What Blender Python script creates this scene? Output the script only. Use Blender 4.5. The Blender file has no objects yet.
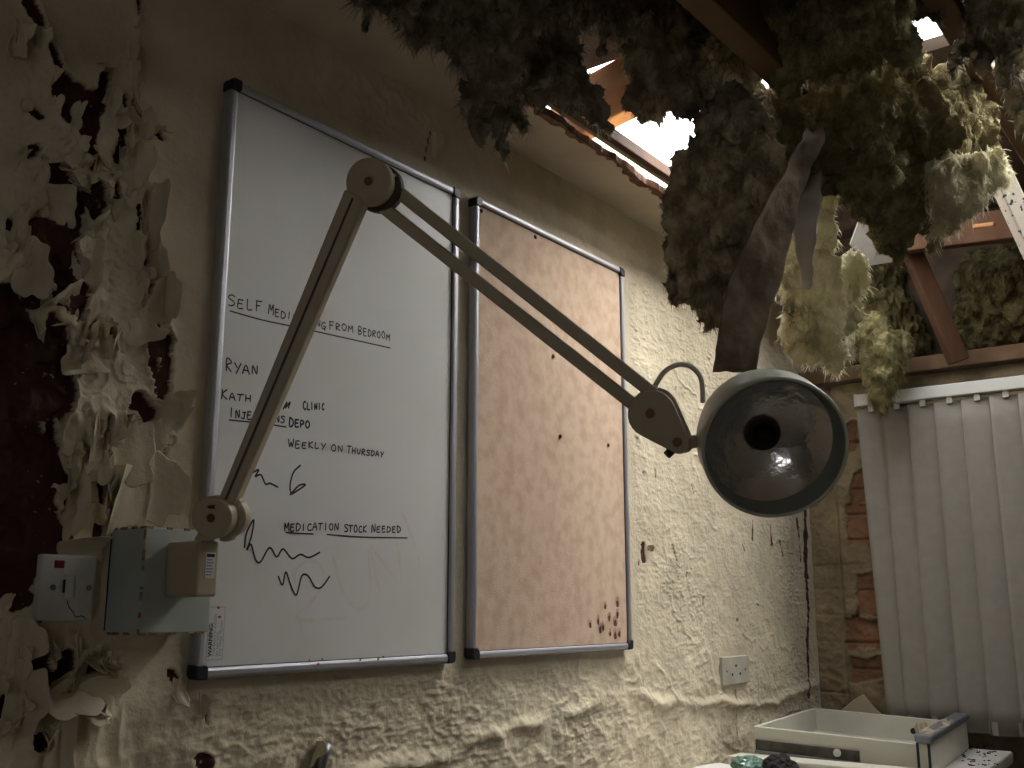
import bpy, bmesh, math, random
import numpy as np
from mathutils import Vector, Matrix
random.seed(7); RNG = np.random.default_rng(11)
PI = math.pi
scene = bpy.context.scene
COL = scene.collection

# ------------------------------------------------------------------ camera
PITCH, YAW = math.radians(12.016), math.radians(36.43)
CAM = np.array([1.2, 0.0, 1.3]); F = 1043.0
FW = np.array([-math.sin(YAW)*math.cos(PITCH), math.cos(YAW)*math.cos(PITCH), math.sin(PITCH)])
RT = np.array([math.cos(YAW), math.sin(YAW), 0.0]); UP = np.cross(RT, FW)
cd = bpy.data.cameras.new('camera'); cam = bpy.data.objects.new('camera', cd); COL.objects.link(cam)
cd.sensor_width = 36.0; cd.lens = 36.0*F/1024; cd.clip_start = .02
cam.location = CAM; cam.rotation_euler = (PI/2+PITCH, 0, YAW)
scene.camera = cam
# ------------------------------------------------------------------ world, sun, exposure
w = bpy.data.worlds.new('world'); scene.world = w; w.use_nodes = True
bg = w.node_tree.nodes['Background']; bg.inputs[0].default_value = (.93, .96, 1, 1); bg.inputs[1].default_value = 5.0
def sun(name, rot_dir, energy, angle, col=(1, 1, 1)):
    l = bpy.data.lights.new(name, 'SUN'); l.energy = energy; l.angle = math.radians(angle); l.color = col
    o = bpy.data.objects.new(name, l); COL.objects.link(o)
    o.rotation_euler = Vector(rot_dir).to_track_quat('-Z', 'Y').to_euler(); return o
sun('sun', (-.50, -.50, -.63), 27.0, 80, (1, .97, .90))
scene.view_settings.view_transform = 'Standard'; scene.view_settings.look = 'None'
scene.view_settings.exposure = 0.25; scene.view_settings.gamma = 1.0; scene.view_settings.use_curve_mapping = False
# added fill lamp, set in an invented window opening behind the camera
al = bpy.data.lights.new('fill_light', 'AREA'); al.shape = 'RECTANGLE'; al.size = .5; al.size_y = .6
al.energy = .75; al.color = (1, .93, .80)
ao = bpy.data.objects.new('fill_light', al); COL.objects.link(ao); ao.location = (2.0, -1.98, 1.45)
ao.rotation_euler = Vector((-.15, 1, 0.0)).to_track_quat('-Z', 'Z').to_euler()

# ------------------------------------------------------------------ helpers
def at(px, py, d):
    """point at distance d in front of the viewpoint"""
    return CAM + d*((px-512)/F*RT - (py-384)/F*UP + FW)
def V(a): return np.array(a, dtype=float)
def nrm(a): a = V(a); return a/np.linalg.norm(a)

def _h(ix, iy, iz, s):
    n = (ix*374761393 + iy*668265263 + iz*2147483647 + s*1274126177) & 0xFFFFFFFF
    n = ((n ^ (n >> 13))*1274126177) & 0xFFFFFFFF
    return ((n ^ (n >> 16)) & 0xFFFF)/65535.0
def vnoise(p, s=0):
    p = np.asarray(p, dtype=float); i = np.floor(p).astype(np.int64); f = p-i
    u = f*f*f*(f*(f*6-15)+10); r = 0
    for dx in (0, 1):
        wx = u[:, 0] if dx else 1-u[:, 0]
        for dy in (0, 1):
            wy = u[:, 1] if dy else 1-u[:, 1]
            for dz in (0, 1):
                wz = u[:, 2] if dz else 1-u[:, 2]
                r = r + wx*wy*wz*_h(i[:, 0]+dx, i[:, 1]+dy, i[:, 2]+dz, s)
    return r*2-1
_R = np.array([[.36, .48, -.80], [-.80, .60, 0.], [.48, .64, .60]])
def fbm(p, o=4, s=0, g=.5):
    a, t, r = 1., 0., 0
    p = np.asarray(p, dtype=float)
    for k in range(o):
        p = p @ _R; r = r + a*vnoise(p*2**k + 13.7*k, s+k); t += a; a *= g
    return r/t
def ridge(p, o=4, s=0):
    a, t, r = 1., 0., 0
    p = np.asarray(p, dtype=float)
    for k in range(o):
        p = p @ _R; r = r + a*(1-np.abs(vnoise(p*2**k+7.1*k, s+k))*2.0); t += a; a *= .5
    return r/t
def sstep(a, b, x):
    t = np.clip((x-a)/(b-a), 0, 1); return t*t*(3-2*t)

# ---------------------------------------------------------------- materials
def mat(name, rgb, rough=.7, metal=0., noise=None, bump=None, spec=.3, rgb2=None, nscale=8., detail=6., trans=0., stretch=None, lo=.4, hi=.65):
    m = bpy.data.materials.new(name); m.use_nodes = True; nt = m.node_tree; N, L = nt.nodes, nt.links
    b = N['Principled BSDF']; b.inputs['Base Color'].default_value = (*rgb, 1); b.inputs['Roughness'].default_value = rough
    b.inputs['Metallic'].default_value = metal; b.inputs['Specular IOR Level'].default_value = spec
    tc = N.new('ShaderNodeTexCoord'); src = tc.outputs['Object']
    if stretch:
        mp = N.new('ShaderNodeMapping'); mp.inputs['Scale'].default_value = stretch; L.new(src, mp.inputs[0]); src = mp.outputs[0]
    if rgb2:
        n = N.new('ShaderNodeTexNoise'); n.inputs['Scale'].default_value = nscale; n.inputs['Detail'].default_value = detail
        L.new(src, n.inputs['Vector'])
        r = N.new('ShaderNodeValToRGB'); r.color_ramp.elements[0].color = (*rgb, 1); r.color_ramp.elements[1].color = (*rgb2, 1)
        r.color_ramp.elements[0].position = lo; r.color_ramp.elements[1].position = hi
        L.new(n.outputs['Fac'], r.inputs[0]); L.new(r.outputs[0], b.inputs['Base Color'])
    if bump:
        n2 = N.new('ShaderNodeTexNoise'); n2.inputs['Scale'].default_value = bump[0]; n2.inputs['Detail'].default_value = 5
        L.new(src, n2.inputs['Vector'])
        bp = N.new('ShaderNodeBump'); bp.inputs['Strength'].default_value = bump[1]; bp.inputs['Distance'].default_value = bump[2]
        L.new(n2.outputs['Fac'], bp.inputs['Height']); L.new(bp.outputs[0], b.inputs['Normal'])
    if trans > 0:
        t = N.new('ShaderNodeBsdfTranslucent'); mx = N.new('ShaderNodeMixShader'); mx.inputs[0].default_value = trans
        if rgb2: L.new(r.outputs[0], t.inputs[0])
        else: t.inputs[0].default_value = (*rgb, 1)
        L.new(b.outputs[0], mx.inputs[1]); L.new(t.outputs[0], mx.inputs[2]); L.new(mx.outputs[0], N['Material Output'].inputs[0])
    return m
def attr_mat(name, stops, rough=.75, mot=(6., .8, 1.15), bump=(160., .35, .002), spec=.25):
    """colour from the per-point 'layer' attribute (0 = outer paint, 1 = what lies under it) with mottling"""
    m = bpy.data.materials.new(name); m.use_nodes = True; nt = m.node_tree; N, L = nt.nodes, nt.links
    b = N['Principled BSDF']; b.inputs['Roughness'].default_value = rough; b.inputs['Specular IOR Level'].default_value = spec
    a = N.new('ShaderNodeAttribute'); a.attribute_name = 'layer'
    r = N.new('ShaderNodeValToRGB'); e = r.color_ramp.elements
    while len(e) < len(stops): e.new(.5)
    for k, (p, c) in enumerate(stops): e[k].position = p; e[k].color = (*c, 1)
    L.new(a.outputs['Fac'], r.inputs[0])
    tc = N.new('ShaderNodeTexCoord')
    n = N.new('ShaderNodeTexNoise'); n.inputs['Scale'].default_value = mot[0]; n.inputs['Detail'].default_value = 7; n.inputs['Roughness'].default_value = .62
    L.new(tc.outputs['Object'], n.inputs['Vector'])
    mr = N.new('ShaderNodeMapRange'); mr.inputs[1].default_value = .3; mr.inputs[2].default_value = .7; mr.inputs[3].default_value = mot[1]; mr.inputs[4].default_value = mot[2]
    L.new(n.outputs['Fac'], mr.inputs[0])
    mm = N.new('ShaderNodeMix'); mm.data_type = 'RGBA'; mm.blend_type = 'MULTIPLY'; mm.inputs[0].default_value = 1
    L.new(r.outputs[0], mm.inputs[6]); L.new(mr.outputs[0], mm.inputs[7]); L.new(mm.outputs[2], b.inputs['Base Color'])
    n2 = N.new('ShaderNodeTexNoise'); n2.inputs['Scale'].default_value = bump[0]; n2.inputs['Detail'].default_value = 6
    L.new(tc.outputs['Object'], n2.inputs['Vector'])
    bp = N.new('ShaderNodeBump'); bp.inputs['Strength'].default_value = bump[1]; bp.inputs['Distance'].default_value = bump[2]
    L.new(n2.outputs['Fac'], bp.inputs['Height']); L.new(bp.outputs[0], b.inputs['Normal'])
    return m

MAT = {}
MAT['wall'] = attr_mat('flaking_wall_paint', [(0, (.57, .50, .37)), (.30, (.48, .41, .29)), (.42, (.29, .23, .16)), (.55, (.065, .022, .016)), (.85, (.042, .015, .012)), (1, (.30, .33, .29))], mot=(7, .78, 1.12), bump=(120, .5, .003))
MAT['backwall'] = attr_mat('crumbling_plaster', [(0, (.27, .21, .125)), (.40, (.21, .15, .085)), (.55, (.20, .105, .055)), (1, (.25, .125, .07))], mot=(9, .6, 1.2), bump=(90, .6, .004))
MAT['ceiling'] = mat('ceiling_board', (.50, .42, .31), .85, rgb2=(.60, .52, .40), nscale=5, bump=(60, .3, .003))
MAT['torn'] = mat('torn_board_edge', (.13, .06, .035), .9, rgb2=(.24, .13, .08), nscale=40)
MAT['deck'] = mat('roof_deck_board', (.05, .035, .022), .9, rgb2=(.09, .06, .04), nscale=10, bump=(40, .5, .004))
MAT['plain'] = mat('dull_plaster', (.30, .26, .19), .9, rgb2=(.38, .33, .25), nscale=4)
MAT['floor'] = mat('dirty_lino', (.14, .12, .10), .8, rgb2=(.2, .17, .13), nscale=9)
MAT['joist'] = mat('joist_wood', (.12, .07, .035), .8, rgb2=(.17, .105, .055), nscale=14, stretch=(1, .12, 1), bump=(60, .4, .002))
MAT['orange_wood'] = mat('orange_wood', (.42, .19, .07), .75, rgb2=(.52, .27, .12), nscale=12, stretch=(.15, 1, 1), bump=(50, .3, .002))
MAT['darkwood'] = mat('red_brown_wood', (.065, .027, .012), .8, rgb2=(.10, .045, .02), nscale=14, stretch=(1, 1, .15), bump=(60, .3, .002))
MAT['palewood'] = mat('pale_batten', (.36, .28, .18), .8, rgb2=(.26, .18, .10), nscale=30, stretch=(1, .2, 1))
MAT['whiteboard'] = mat('whiteboard_surface', (.66, .65, .64), .33, spec=.4, rgb2=(.60, .585, .56), nscale=5, lo=.45, hi=.75)
MAT['pinboard'] = mat('tan_felt', (.48, .345, .25), .95, rgb2=(.57, .43, .33), nscale=34, detail=14, spec=.1, bump=(300, .5, .001), lo=.36, hi=.60)
MAT['alu'] = mat('anodised_aluminium', (.44, .44, .48), .48, metal=.8, bump=(300, .04, .0005))
MAT['alu_edge'] = mat('dark_frame_line', (.03, .03, .06), .5)
MAT['black_plastic'] = mat('black_plastic', (.018, .018, .024), .45)
MAT['ink'] = mat('marker_ink', (.025, .02, .022), .6)
MAT['ghost'] = mat('tan_smear', (.645, .625, .59), .4, rgb2=(.60, .53, .45), nscale=40, lo=.45, hi=.8)
MAT['print'] = mat('grey_print', (.22, .22, .23), .7)
MAT['rust'] = mat('rust_spot', (.33, .11, .06), .9, rgb2=(.22, .08, .05), nscale=60)
MAT['pin'] = mat('dark_red_plastic', (.10, .018, .012), .4, spec=.5)
MAT['scorch'] = mat('scorched_spot', (.055, .02, .016), .9, rgb2=(.10, .04, .03), nscale=90)
MAT['scorch_halo'] = mat('scorch_smudge', (.30, .18, .13), .95, rgb2=(.42, .28, .20), nscale=110)
MAT['lamp'] = mat('beige_enamel', (.40, .335, .235), .5, rgb2=(.44, .37, .265), nscale=12, spec=.35)
MAT['lamp_dark'] = mat('dark_brown_metal', (.06, .035, .025), .5)
MAT['shade'] = mat('grey_green_enamel', (.50, .515, .43), .36, spec=.5, rgb2=(.44, .45, .375), nscale=9)
MAT['shade_in'] = mat('grey_enamel_inside', (.20, .21, .18), .5)
MAT['chrome'] = mat('worn_reflector', (.74, .72, .71), .21, metal=.9, bump=(12, .40, .02), rgb2=(.60, .57, .56), nscale=12)
MAT['screw'] = mat('rusty_screw', (.16, .07, .04), .5, metal=.5)
MAT['socket_dark'] = mat('dark_socket', (.02, .012, .008), .7)
MAT['cable'] = mat('cream_cable', (.68, .63, .53), .5)
MAT['greybox'] = mat('grey_green_box_paint', (.33, .36, .33), .6, rgb2=(.40, .43, .40), nscale=9, bump=(70, .1, .002))
MAT['boxrust'] = mat('rusty_edge', (.20, .10, .05), .9, rgb2=(.30, .22, .15), nscale=60)
MAT['white_plastic'] = mat('white_plastic', (.56, .56, .53), .45, rgb2=(.47, .47, .44), nscale=15)
MAT['aged_plastic'] = mat('aged_plastic', (.44, .42, .35), .5, rgb2=(.36, .34, .28), nscale=15)
MAT['red_lens'] = mat('red_lens', (.17, .02, .01), .3)
MAT['sticker'] = mat('white_sticker', (.62, .63, .64), .6)
MAT['slat'] = mat('blind_fabric', (.30, .272, .232), .9, rgb2=(.325, .295, .252), nscale=30, spec=.1, trans=.12)
MAT['rail'] = mat('white_headrail', (.60, .59, .54), .5)
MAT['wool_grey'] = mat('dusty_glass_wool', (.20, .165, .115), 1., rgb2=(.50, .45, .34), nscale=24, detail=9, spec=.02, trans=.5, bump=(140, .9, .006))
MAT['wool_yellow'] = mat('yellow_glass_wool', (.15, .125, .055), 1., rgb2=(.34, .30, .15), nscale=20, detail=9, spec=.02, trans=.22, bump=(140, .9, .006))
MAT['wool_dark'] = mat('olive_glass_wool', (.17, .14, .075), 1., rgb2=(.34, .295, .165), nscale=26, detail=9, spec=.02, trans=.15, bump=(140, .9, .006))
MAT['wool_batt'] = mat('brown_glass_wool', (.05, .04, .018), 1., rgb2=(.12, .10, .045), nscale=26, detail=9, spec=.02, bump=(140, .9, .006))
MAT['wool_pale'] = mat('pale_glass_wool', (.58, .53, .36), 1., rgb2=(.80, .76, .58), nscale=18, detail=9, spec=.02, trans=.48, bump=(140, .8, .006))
MAT['felt'] = mat('brown_lining_felt', (.15, .115, .085), .95, rgb2=(.23, .185, .14), nscale=16, bump=(70, .6, .004), spec=.05)
MAT['paper'] = mat('pale_backing_paper', (.45, .41, .34), .9, rgb2=(.36, .32, .25), nscale=12)
MAT['drawer'] = mat('cream_drawer_enamel', (.58, .56, .48), .45, rgb2=(.52, .50, .42), nscale=9)
MAT['drawer_dark'] = mat('dark_runner_slot', (.05, .045, .04), .7, rgb2=(.10, .085, .07), nscale=40)
MAT['handle'] = mat('grey_metal_handle', (.20, .21, .23), .4, metal=.6)
MAT['dull_board'] = mat('dull_grey_board', (.16, .145, .12), .9, rgb2=(.20, .18, .15), nscale=12)
MAT['worktop'] = mat('white_worktop', (.58, .56, .52), .5, rgb2=(.50, .47, .41), nscale=10)
MAT['debris'] = mat('dark_debris', (.05, .035, .025), .95)
MAT['plaster_bit'] = mat('plaster_chip', (.42, .36, .25), .9)
MAT['green_plastic'] = mat('green_plastic_film', (.09, .17, .14), .25, spec=.6, rgb2=(.15, .25, .21), nscale=30)
MAT['dark_cloth'] = mat('dark_plum_cloth', (.02, .014, .016), .9)
MAT['scrap'] = mat('white_paper', (.62, .61, .57), .85)
MAT['speckled'] = mat('speckled_paint', (.42, .37, .30), .8, rgb2=(.03, .02, .02), nscale=70, detail=2, lo=.62, hi=.66)

# ---------------------------------------------------------------- mesh collector
class MB:
    def __init__(s): s.v = []; s.f = []
    def add(s, vs, fs):
        o = len(s.v); s.v += [tuple(float(c) for c in p) for p in vs]; s.f += [tuple(i+o for i in q) for q in fs]; return s
    def box(s, c, u, v, w):
        """centre c, half-extent vectors u, v, w"""
        c, u, v, w = V(c), V(u), V(v), V(w)
        if np.dot(np.cross(u, v), w) < 0: u = -u
        P = [c+a*u+b*v+d*w for d in (-1, 1) for b in (-1, 1) for a in (-1, 1)]
        return s.add(P, [(0, 2, 3, 1), (4, 5, 7, 6), (0, 1, 5, 4), (2, 6, 7, 3), (0, 4, 6, 2), (1, 3, 7, 5)])
    def aabb(s, a, b):
        a, b = V(a), V(b); h = (b-a)/2
        return s.box((a+b)/2, (h[0], 0, 0), (0, h[1], 0), (0, 0, h[2]))
    def bar(s, p, q, w, h, side):
        """bar from p to q; w across (along 'side'), h through"""
        p, q = V(p), V(q); d = q-p; dn = nrm(d); sd = V(side); sd = nrm(sd-dn*np.dot(sd, dn)); t = np.cross(dn, sd)
        return s.box((p+q)/2, d/2, sd*w/2, t*h/2)
    def tube(s, pts, r, n=10, cap=True):
        pts = [V(p) for p in pts]; m = len(pts); rr = r if hasattr(r, '__len__') else [r]*m
        t0 = nrm(pts[1]-pts[0]); a = np.cross(t0, (0, 0, 1.));
        if np.linalg.norm(a) < .1: a = np.cross(t0, (1., 0, 0))
        a = nrm(a); vs = []
        for i in range(m):
            t = nrm(pts[min(i+1, m-1)]-pts[max(i-1, 0)]); a = nrm(a-t*np.dot(a, t)); b = np.cross(t, a)
            vs += [pts[i]+rr[i]*(math.cos(2*PI*k/n)*a+math.sin(2*PI*k/n)*b) for k in range(n)]
        fs = [(i*n+k, i*n+(k+1) % n, (i+1)*n+(k+1) % n, (i+1)*n+k) for i in range(m-1) for k in range(n)]
        if cap: fs += [tuple(range(n-1, -1, -1)), tuple(range((m-1)*n, m*n))]
        return s.add(vs, fs)
    def lathe(s, prof, o, ax, n=48, close=False):
        """prof = [(along axis, radius)...]"""
        ax = nrm(ax); a = np.cross(ax, (0, 0, 1.)); a = nrm(a); b = np.cross(ax, a); o = V(o); vs = []
        for (h, r) in prof: vs += [o+ax*h+r*(math.cos(2*PI*k/n)*a+math.sin(2*PI*k/n)*b) for k in range(n)]
        m = len(prof); R = m if close else m-1
        return s.add(vs, [(i*n+k, i*n+(k+1) % n, ((i+1) % m)*n+(k+1) % n, ((i+1) % m)*n+k) for i in range(R) for k in range(n)])
    def disc(s, o, ax, r, h, n=40, bev=.12):
        """solid disc centred on o, thickness h along ax, eased rims"""
        e = min(r, h)*bev
        return s.lathe([(-h/2, .0005), (-h/2, r-e), (-h/2+e, r), (h/2-e, r), (h/2, r-e), (h/2, .0005)], o, ax, n)
    def prism(s, pts, n, h):
        """planar outline extruded by h along n (centred)"""
        n = nrm(n); P = [V(p) for p in pts]; k = len(P)
        vs = [p-n*h/2 for p in P]+[p+n*h/2 for p in P]
        return s.add(vs, [tuple(range(k-1, -1, -1)), tuple(range(k, 2*k))]+[(i, (i+1) % k, k+(i+1) % k, k+i) for i in range(k)])
def make(name, mb, material, parent=None, smooth=False, bevel=0, loc=None):
    """links the collected mesh as ONE object; coordinates are given in world space"""
    P = np.array(mb.v, dtype=float)
    if parent is not None:
        r = parent
        while r.parent: r = r.parent
        org = V(r.location)
    else:
        org = V(loc) if loc is not None else np.array([(P[:, 0].min()+P[:, 0].max())/2, (P[:, 1].min()+P[:, 1].max())/2, P[:, 2].min()])
    me = bpy.data.meshes.new(name); me.from_pydata([tuple(p) for p in P-org], [], mb.f)
    bm = bmesh.new(); bm.from_mesh(me); bmesh.ops.recalc_face_normals(bm, faces=bm.faces); bm.to_mesh(me); bm.free()
    me.materials.append(material)
    if smooth: me.polygons.foreach_set('use_smooth', [True]*len(me.polygons))
    o = bpy.data.objects.new(name, me); COL.objects.link(o)
    if parent is not None: o.parent = parent
    else: o.location = org
    if bevel:
        b = o.modifiers.new('bevel', 'BEVEL'); b.width = bevel; b.segments = 2; b.limit_method = 'ANGLE'
    return o
def tag(o, label, cat, group=None, kind=None):
    o['label'] = label; o['category'] = cat
    if group: o['group'] = group
    if kind: o['kind'] = kind
    return o
def thing(name, label, cat, loc, group=None):
    o = bpy.data.objects.new(name, None); COL.objects.link(o); o.location = tuple(float(c) for c in loc); o.empty_display_size = .05
    return tag(o, label, cat, group)
def struct(o, label=None, cat=None):
    o['kind'] = 'structure'
    if label: o['label'] = label
    if cat: o['category'] = cat
    return o
def grid_obj(name, P, nu, nv, material, layer=None, parent=None, smooth=True):
    """P: (nu*nv, 3) grid points in world space, u-major"""
    me = bpy.data.meshes.new(name); org = V(parent.location) if parent is not None else np.zeros(3)
    i, j = np.meshgrid(np.arange(nu-1), np.arange(nv-1), indexing='ij'); a = (i*nv+j).ravel()
    F4 = np.stack([a, a+nv, a+nv+1, a+1], 1)
    me.vertices.add(len(P)); me.vertices.foreach_set('co', (P-org).astype(np.float32).ravel())
    me.loops.add(F4.size); me.loops.foreach_set('vertex_index', F4.astype(np.int32).ravel())
    me.polygons.add(len(F4)); me.polygons.foreach_set('loop_start', (np.arange(len(F4))*4).astype(np.int32))
    me.polygons.foreach_set('use_smooth', np.full(len(F4), smooth))
    me.update(calc_edges=True); me.validate()
    if layer is not None:
        at_ = me.attributes.new('layer', 'FLOAT', 'POINT'); at_.data.foreach_set('value', layer.astype(np.float32))
    me.materials.append(material)
    o = bpy.data.objects.new(name, me); COL.objects.link(o)
    if parent is not None: o.parent = parent
    return o
def onwall(px, py, x=0.):
    d = (px-512)/F*RT - (py-384)/F*UP + FW; return CAM + (x-CAM[0])/d[0]*d
# ================================================================ the setting
ROOF = 2.50; CEIL = 2.23; BACK = 3.2
def aabb_obj(name, a, b, material, parent=None, bevel=0): return make(name, MB().aabb(a, b), material, parent, bevel=bevel)

# ---- left wall: paint film over a dark undercoat, buckled, curled and chipped
ys = np.concatenate([np.linspace(-2, .48, 24), np.arange(.50, .80, .0017), np.arange(.80, 1.3, .004), np.arange(1.3, 3.2, .0048), [3.2]])
zs = np.concatenate([np.linspace(0, .86, 14), np.arange(.88, 2.12, .0021), np.arange(2.12, 2.29, .004), [2.30]])
nu, nv = len(ys), len(zs)
Y, Z = [g.ravel() for g in np.meshgrid(ys, zs, indexing='ij')]
W3 = np.stack([Y*0, Y, Z], 1)
def seg_dist(qy, qz, a, b):
    ab = b-a; L2 = max(ab@ab, 1e-12); t = np.clip(((qy-a[0])*ab[0]+(qz-a[1])*ab[1])/L2, 0, 1)
    return np.hypot(qy-a[0]-t*ab[0], qz-a[1]-t*ab[1])
# places where the paint has gone: chains of points with a half-width, given where they lie on the wall
BARE = [
 [(28,0,7),(48,45,7),(62,90,9),(70,100,15),(88,105,20),(84,128,13),(90,150,5)], [(60,80,10),(66,122,8)], [(100,75,8),(98,95,8)],
 [(136,-5,2),(133,60,2),(131,105,3),(146,125,4),(163,140,3)], [(121,100,4),(121,130,8),(117,160,5)], [(113,180,4),(110,212,5)],
 [(8,225,5),(9,250,6)], [(44,228,13),(40,262,14),(36,300,11),(56,225,10)], [(76,225,8),(64,240,6)], [(82,180,3),(95,160,3)],
 [(4,310,24),(12,370,30),(10,440,30),(14,500,30),(6,570,26)], [(50,330,9),(46,420,10),(50,480,6)], [(28,600,7),(15,606,7)],
 [(137,190,3),(136,245,3),(147,285,4),(138,305,4)], [(160,330,7),(166,370,9),(158,392,9),(150,350,5)], [(138,398,11),(146,412,8)],
 [(106,330,5),(110,350,4)], [(103,420,3),(100,480,4),(96,540,4)], [(128,410,3),(112,440,3)], [(170,440,3),(150,476,3)], [(62,470,4),(56,540,3)],
 [(38,648,13),(36,672,11)], [(64,660,11),(58,682,8)], [(110,670,7),(84,668,5)], [(10,690,9),(2,720,9)], [(38,742,8)], [(96,716,3)],
 [(176,684,4),(170,676,4)], [(196,756,6),(206,764,6)], [(203,700,2),(206,724,2)], [(62,600,6),(40,622,5)], [(28,30,3),(16,52,3)], [(30,110,4),(40,118,2)],
 [(430,132,1.5),(424,160,1.5)], [(320,200,1)], [(643,545,6),(644,560,6)], [(644,562,1),(645,590,1)], [(735,690,1),(735,745,1)],
 [(805,508,6),(805,560,5),(808,610,3.5),(807,650,5),(808,695,3)], [(797,520,2),(800,560,2)], [(770,525,2),(771,545,1.5)], [(752,520,2),(752,540,1)],
 [(706,228,1.5),(705,222,1)], [(779,540,1.5),(783,556,1.5)], [(742,545,1.5),(745,552,1.5)], [(715,470,1)], [(737,620,2)], [(672,545,1),(676,560,1)], [(690,592,2)],
]
rr_ = random.Random(4)
for k in range(46):
    px, py = rr_.uniform(636, 800), rr_.uniform(225, 620); L = rr_.uniform(2, 11)
    BARE.append([(px, py, rr_.uniform(.4, 1.1)), (px+rr_.uniform(-2, 3), py+L, rr_.uniform(.3, .8))])
S = np.full(len(Y), 1.0)
wob = fbm(W3*26, 4, 3)*.010+fbm(W3*120, 3, 9)*.0035
for ch in BARE:
    pts = []
    for (px, py, r) in ch:
        P = onwall(px, py); pts.append((V([P[1], P[2]]), r*(P[1]*.55+.9)/F))
    if len(pts) == 1: pts.append(pts[0])
    big = max(p[1] for p in pts)
    for (a, ra), (b, rb) in zip(pts, pts[1:]):
        m_ = (Y > min(a[0], b[0])-.12) & (Y < max(a[0], b[0])+.12) & (Z > min(a[1], b[1])-.12) & (Z < max(a[1], b[1])+.12)
        ix = np.nonzero(m_)[0]
        if len(ix): S[ix] = np.minimum(S[ix], seg_dist(Y[ix], Z[ix], a, b)-.5*(ra+rb)+wob[ix]*min(1, big/.007))
left = 1-sstep(.78, .98, Y)
# chips strewn through the flaking zone
fl_ = fbm(np.stack([Y*0, Y*34, Z*22], 1), 4, 21)
zone = np.exp(-((Y-.665)/.075)**2)*sstep(1.22, 1.36, Z)*(1-sstep(1.82, 2.0, Z))
S = np.minimum(S, .030-.037*zone-.022*fl_+(1-left)*.2)
H = np.zeros(len(Y))
curl = np.clip(.55+fbm(W3*14, 3, 33)*1.3, 0, 1.3)
pos = np.clip(S, 0, 1)
H += (.010*left+.0016)*curl*np.exp(-pos/.0085)*(S > 0)
H -= .004*sstep(.0012, -.0012, S)*(.3+left)
# buckled sheets of paint
buck = np.exp(-((Y-.675)/.085)**2)*sstep(1.2, 1.4, Z)*(1-sstep(1.88, 2.06, Z))
wz = W3.copy(); wz[:, 1] += fbm(W3*9, 2, 71)*.02
n1 = fbm(np.stack([W3[:, 0], wz[:, 1]*15, W3[:, 2]*9], 1), 3, 40)
H += buck*(.018*np.abs(n1)**.8+.010*ridge(W3*17, 3, 44)*.5)
terr = fbm(W3*20, 3, 50)*4; H += buck*.0042*(np.floor(terr)+sstep(.42, .58, terr-np.floor(terr)))
# bottom left: thick shreds over dark
low = left*(1-sstep(1.16, 1.27, Z)); H += low*.010*np.clip(ridge(np.stack([Y*0, Y*16, Z*9], 1), 3, 61), 0, 1)
# the rest: crackled skin, fine above, lumpy below
right = 1-.8*left
H += right*(.0015*np.clip(ridge(W3*42, 4, 80)-.15, 0, 1)+.0020*fbm(W3*26, 4, 83))
patch = sstep(-.15, .3, fbm(W3*4, 3, 85))
H += right*(.35+.65*patch)*(.0055*np.clip(ridge(wz*44, 3, 86)-.42, 0, 1)+.0035*np.clip(ridge(W3*90, 2, 87)-.40, 0, 1))
lump = (1-sstep(1.05, 1.24, Z+.05*fbm(W3*5, 2, 88)))*right
H += lump*(.007*np.clip(fbm(W3*16, 4, 90)+.25, 0, 1)+.0042*np.clip(ridge(wz*26, 3, 92)-.2, 0, 1))
# a ridge of bulged paint running along the wall low down
zr = 1.075+.03*np.sin(Y*4)+.02*fbm(W3*8, 3, 95); H += right*.014*np.exp(-((Z-zr)/.012)**2)*np.clip(fbm(W3*5, 2, 97)+.35, 0, 1)
H += right*.0024*np.exp(-(fbm(np.stack([Y*0, Y*6, Z*5], 1), 4, 101)/.03)**2)*np.clip(fbm(W3*5, 2, 103)*2+.5, 0, 1)
keep = np.zeros(len(Y))                      # flat where the boards and boxes are screwed on
for (a0, a1, b0, b1) in ((.90, 2.10, 1.20, 2.09), (.66, .88, 1.27, 1.40), (2.53, 2.67, 1.09, 1.19)):
    d = np.maximum(np.maximum(a0-Y, Y-a1), np.maximum(b0-Z, Z-b1)); keep = np.maximum(keep, 1-sstep(-.01, .014, d))
edge = np.minimum(sstep(.25, .45, Y), 1-sstep(3.17, 3.2, Y))*sstep(.80, .9, Z)*(1-sstep(2.20, 2.225, Z))
H = H*(1-keep)*edge; LY = sstep(.0016, -.0016, S)
fleck = vnoise(W3*90, 5)
LYR = LY*(.58+.26*np.clip(fbm(W3*50, 3, 6)+.4, 0, 1))
pale = np.maximum(np.exp(-(((Y-onwall(62, 135)[1])/.022)**2+((Z-onwall(62, 135)[2])/.03)**2)), 0)
LYR = np.where((LY > .8) & (fbm(W3*150, 3, 8) > .62-.55*pale), 1.0, LYR)
damp = .24*np.clip(fbm(np.stack([Y*0, Y*9, Z*5], 1), 4, 12)+.02, 0, 1)+.26*np.clip(fbm(W3*40, 3, 15)-.18, 0, 1)
LYR = np.where(LY < .5, np.maximum(damp, LYR), LYR)*(1-keep*(LY < .5))
W3[:, 0] = H
wall_left = struct(grid_obj('wall_left', W3, nu, nv, MAT['wall'], LYR))
aabb_obj('wall_core', (-.15, -2, 0), (-.012, BACK, 2.30), MAT['plain'], wall_left)

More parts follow.
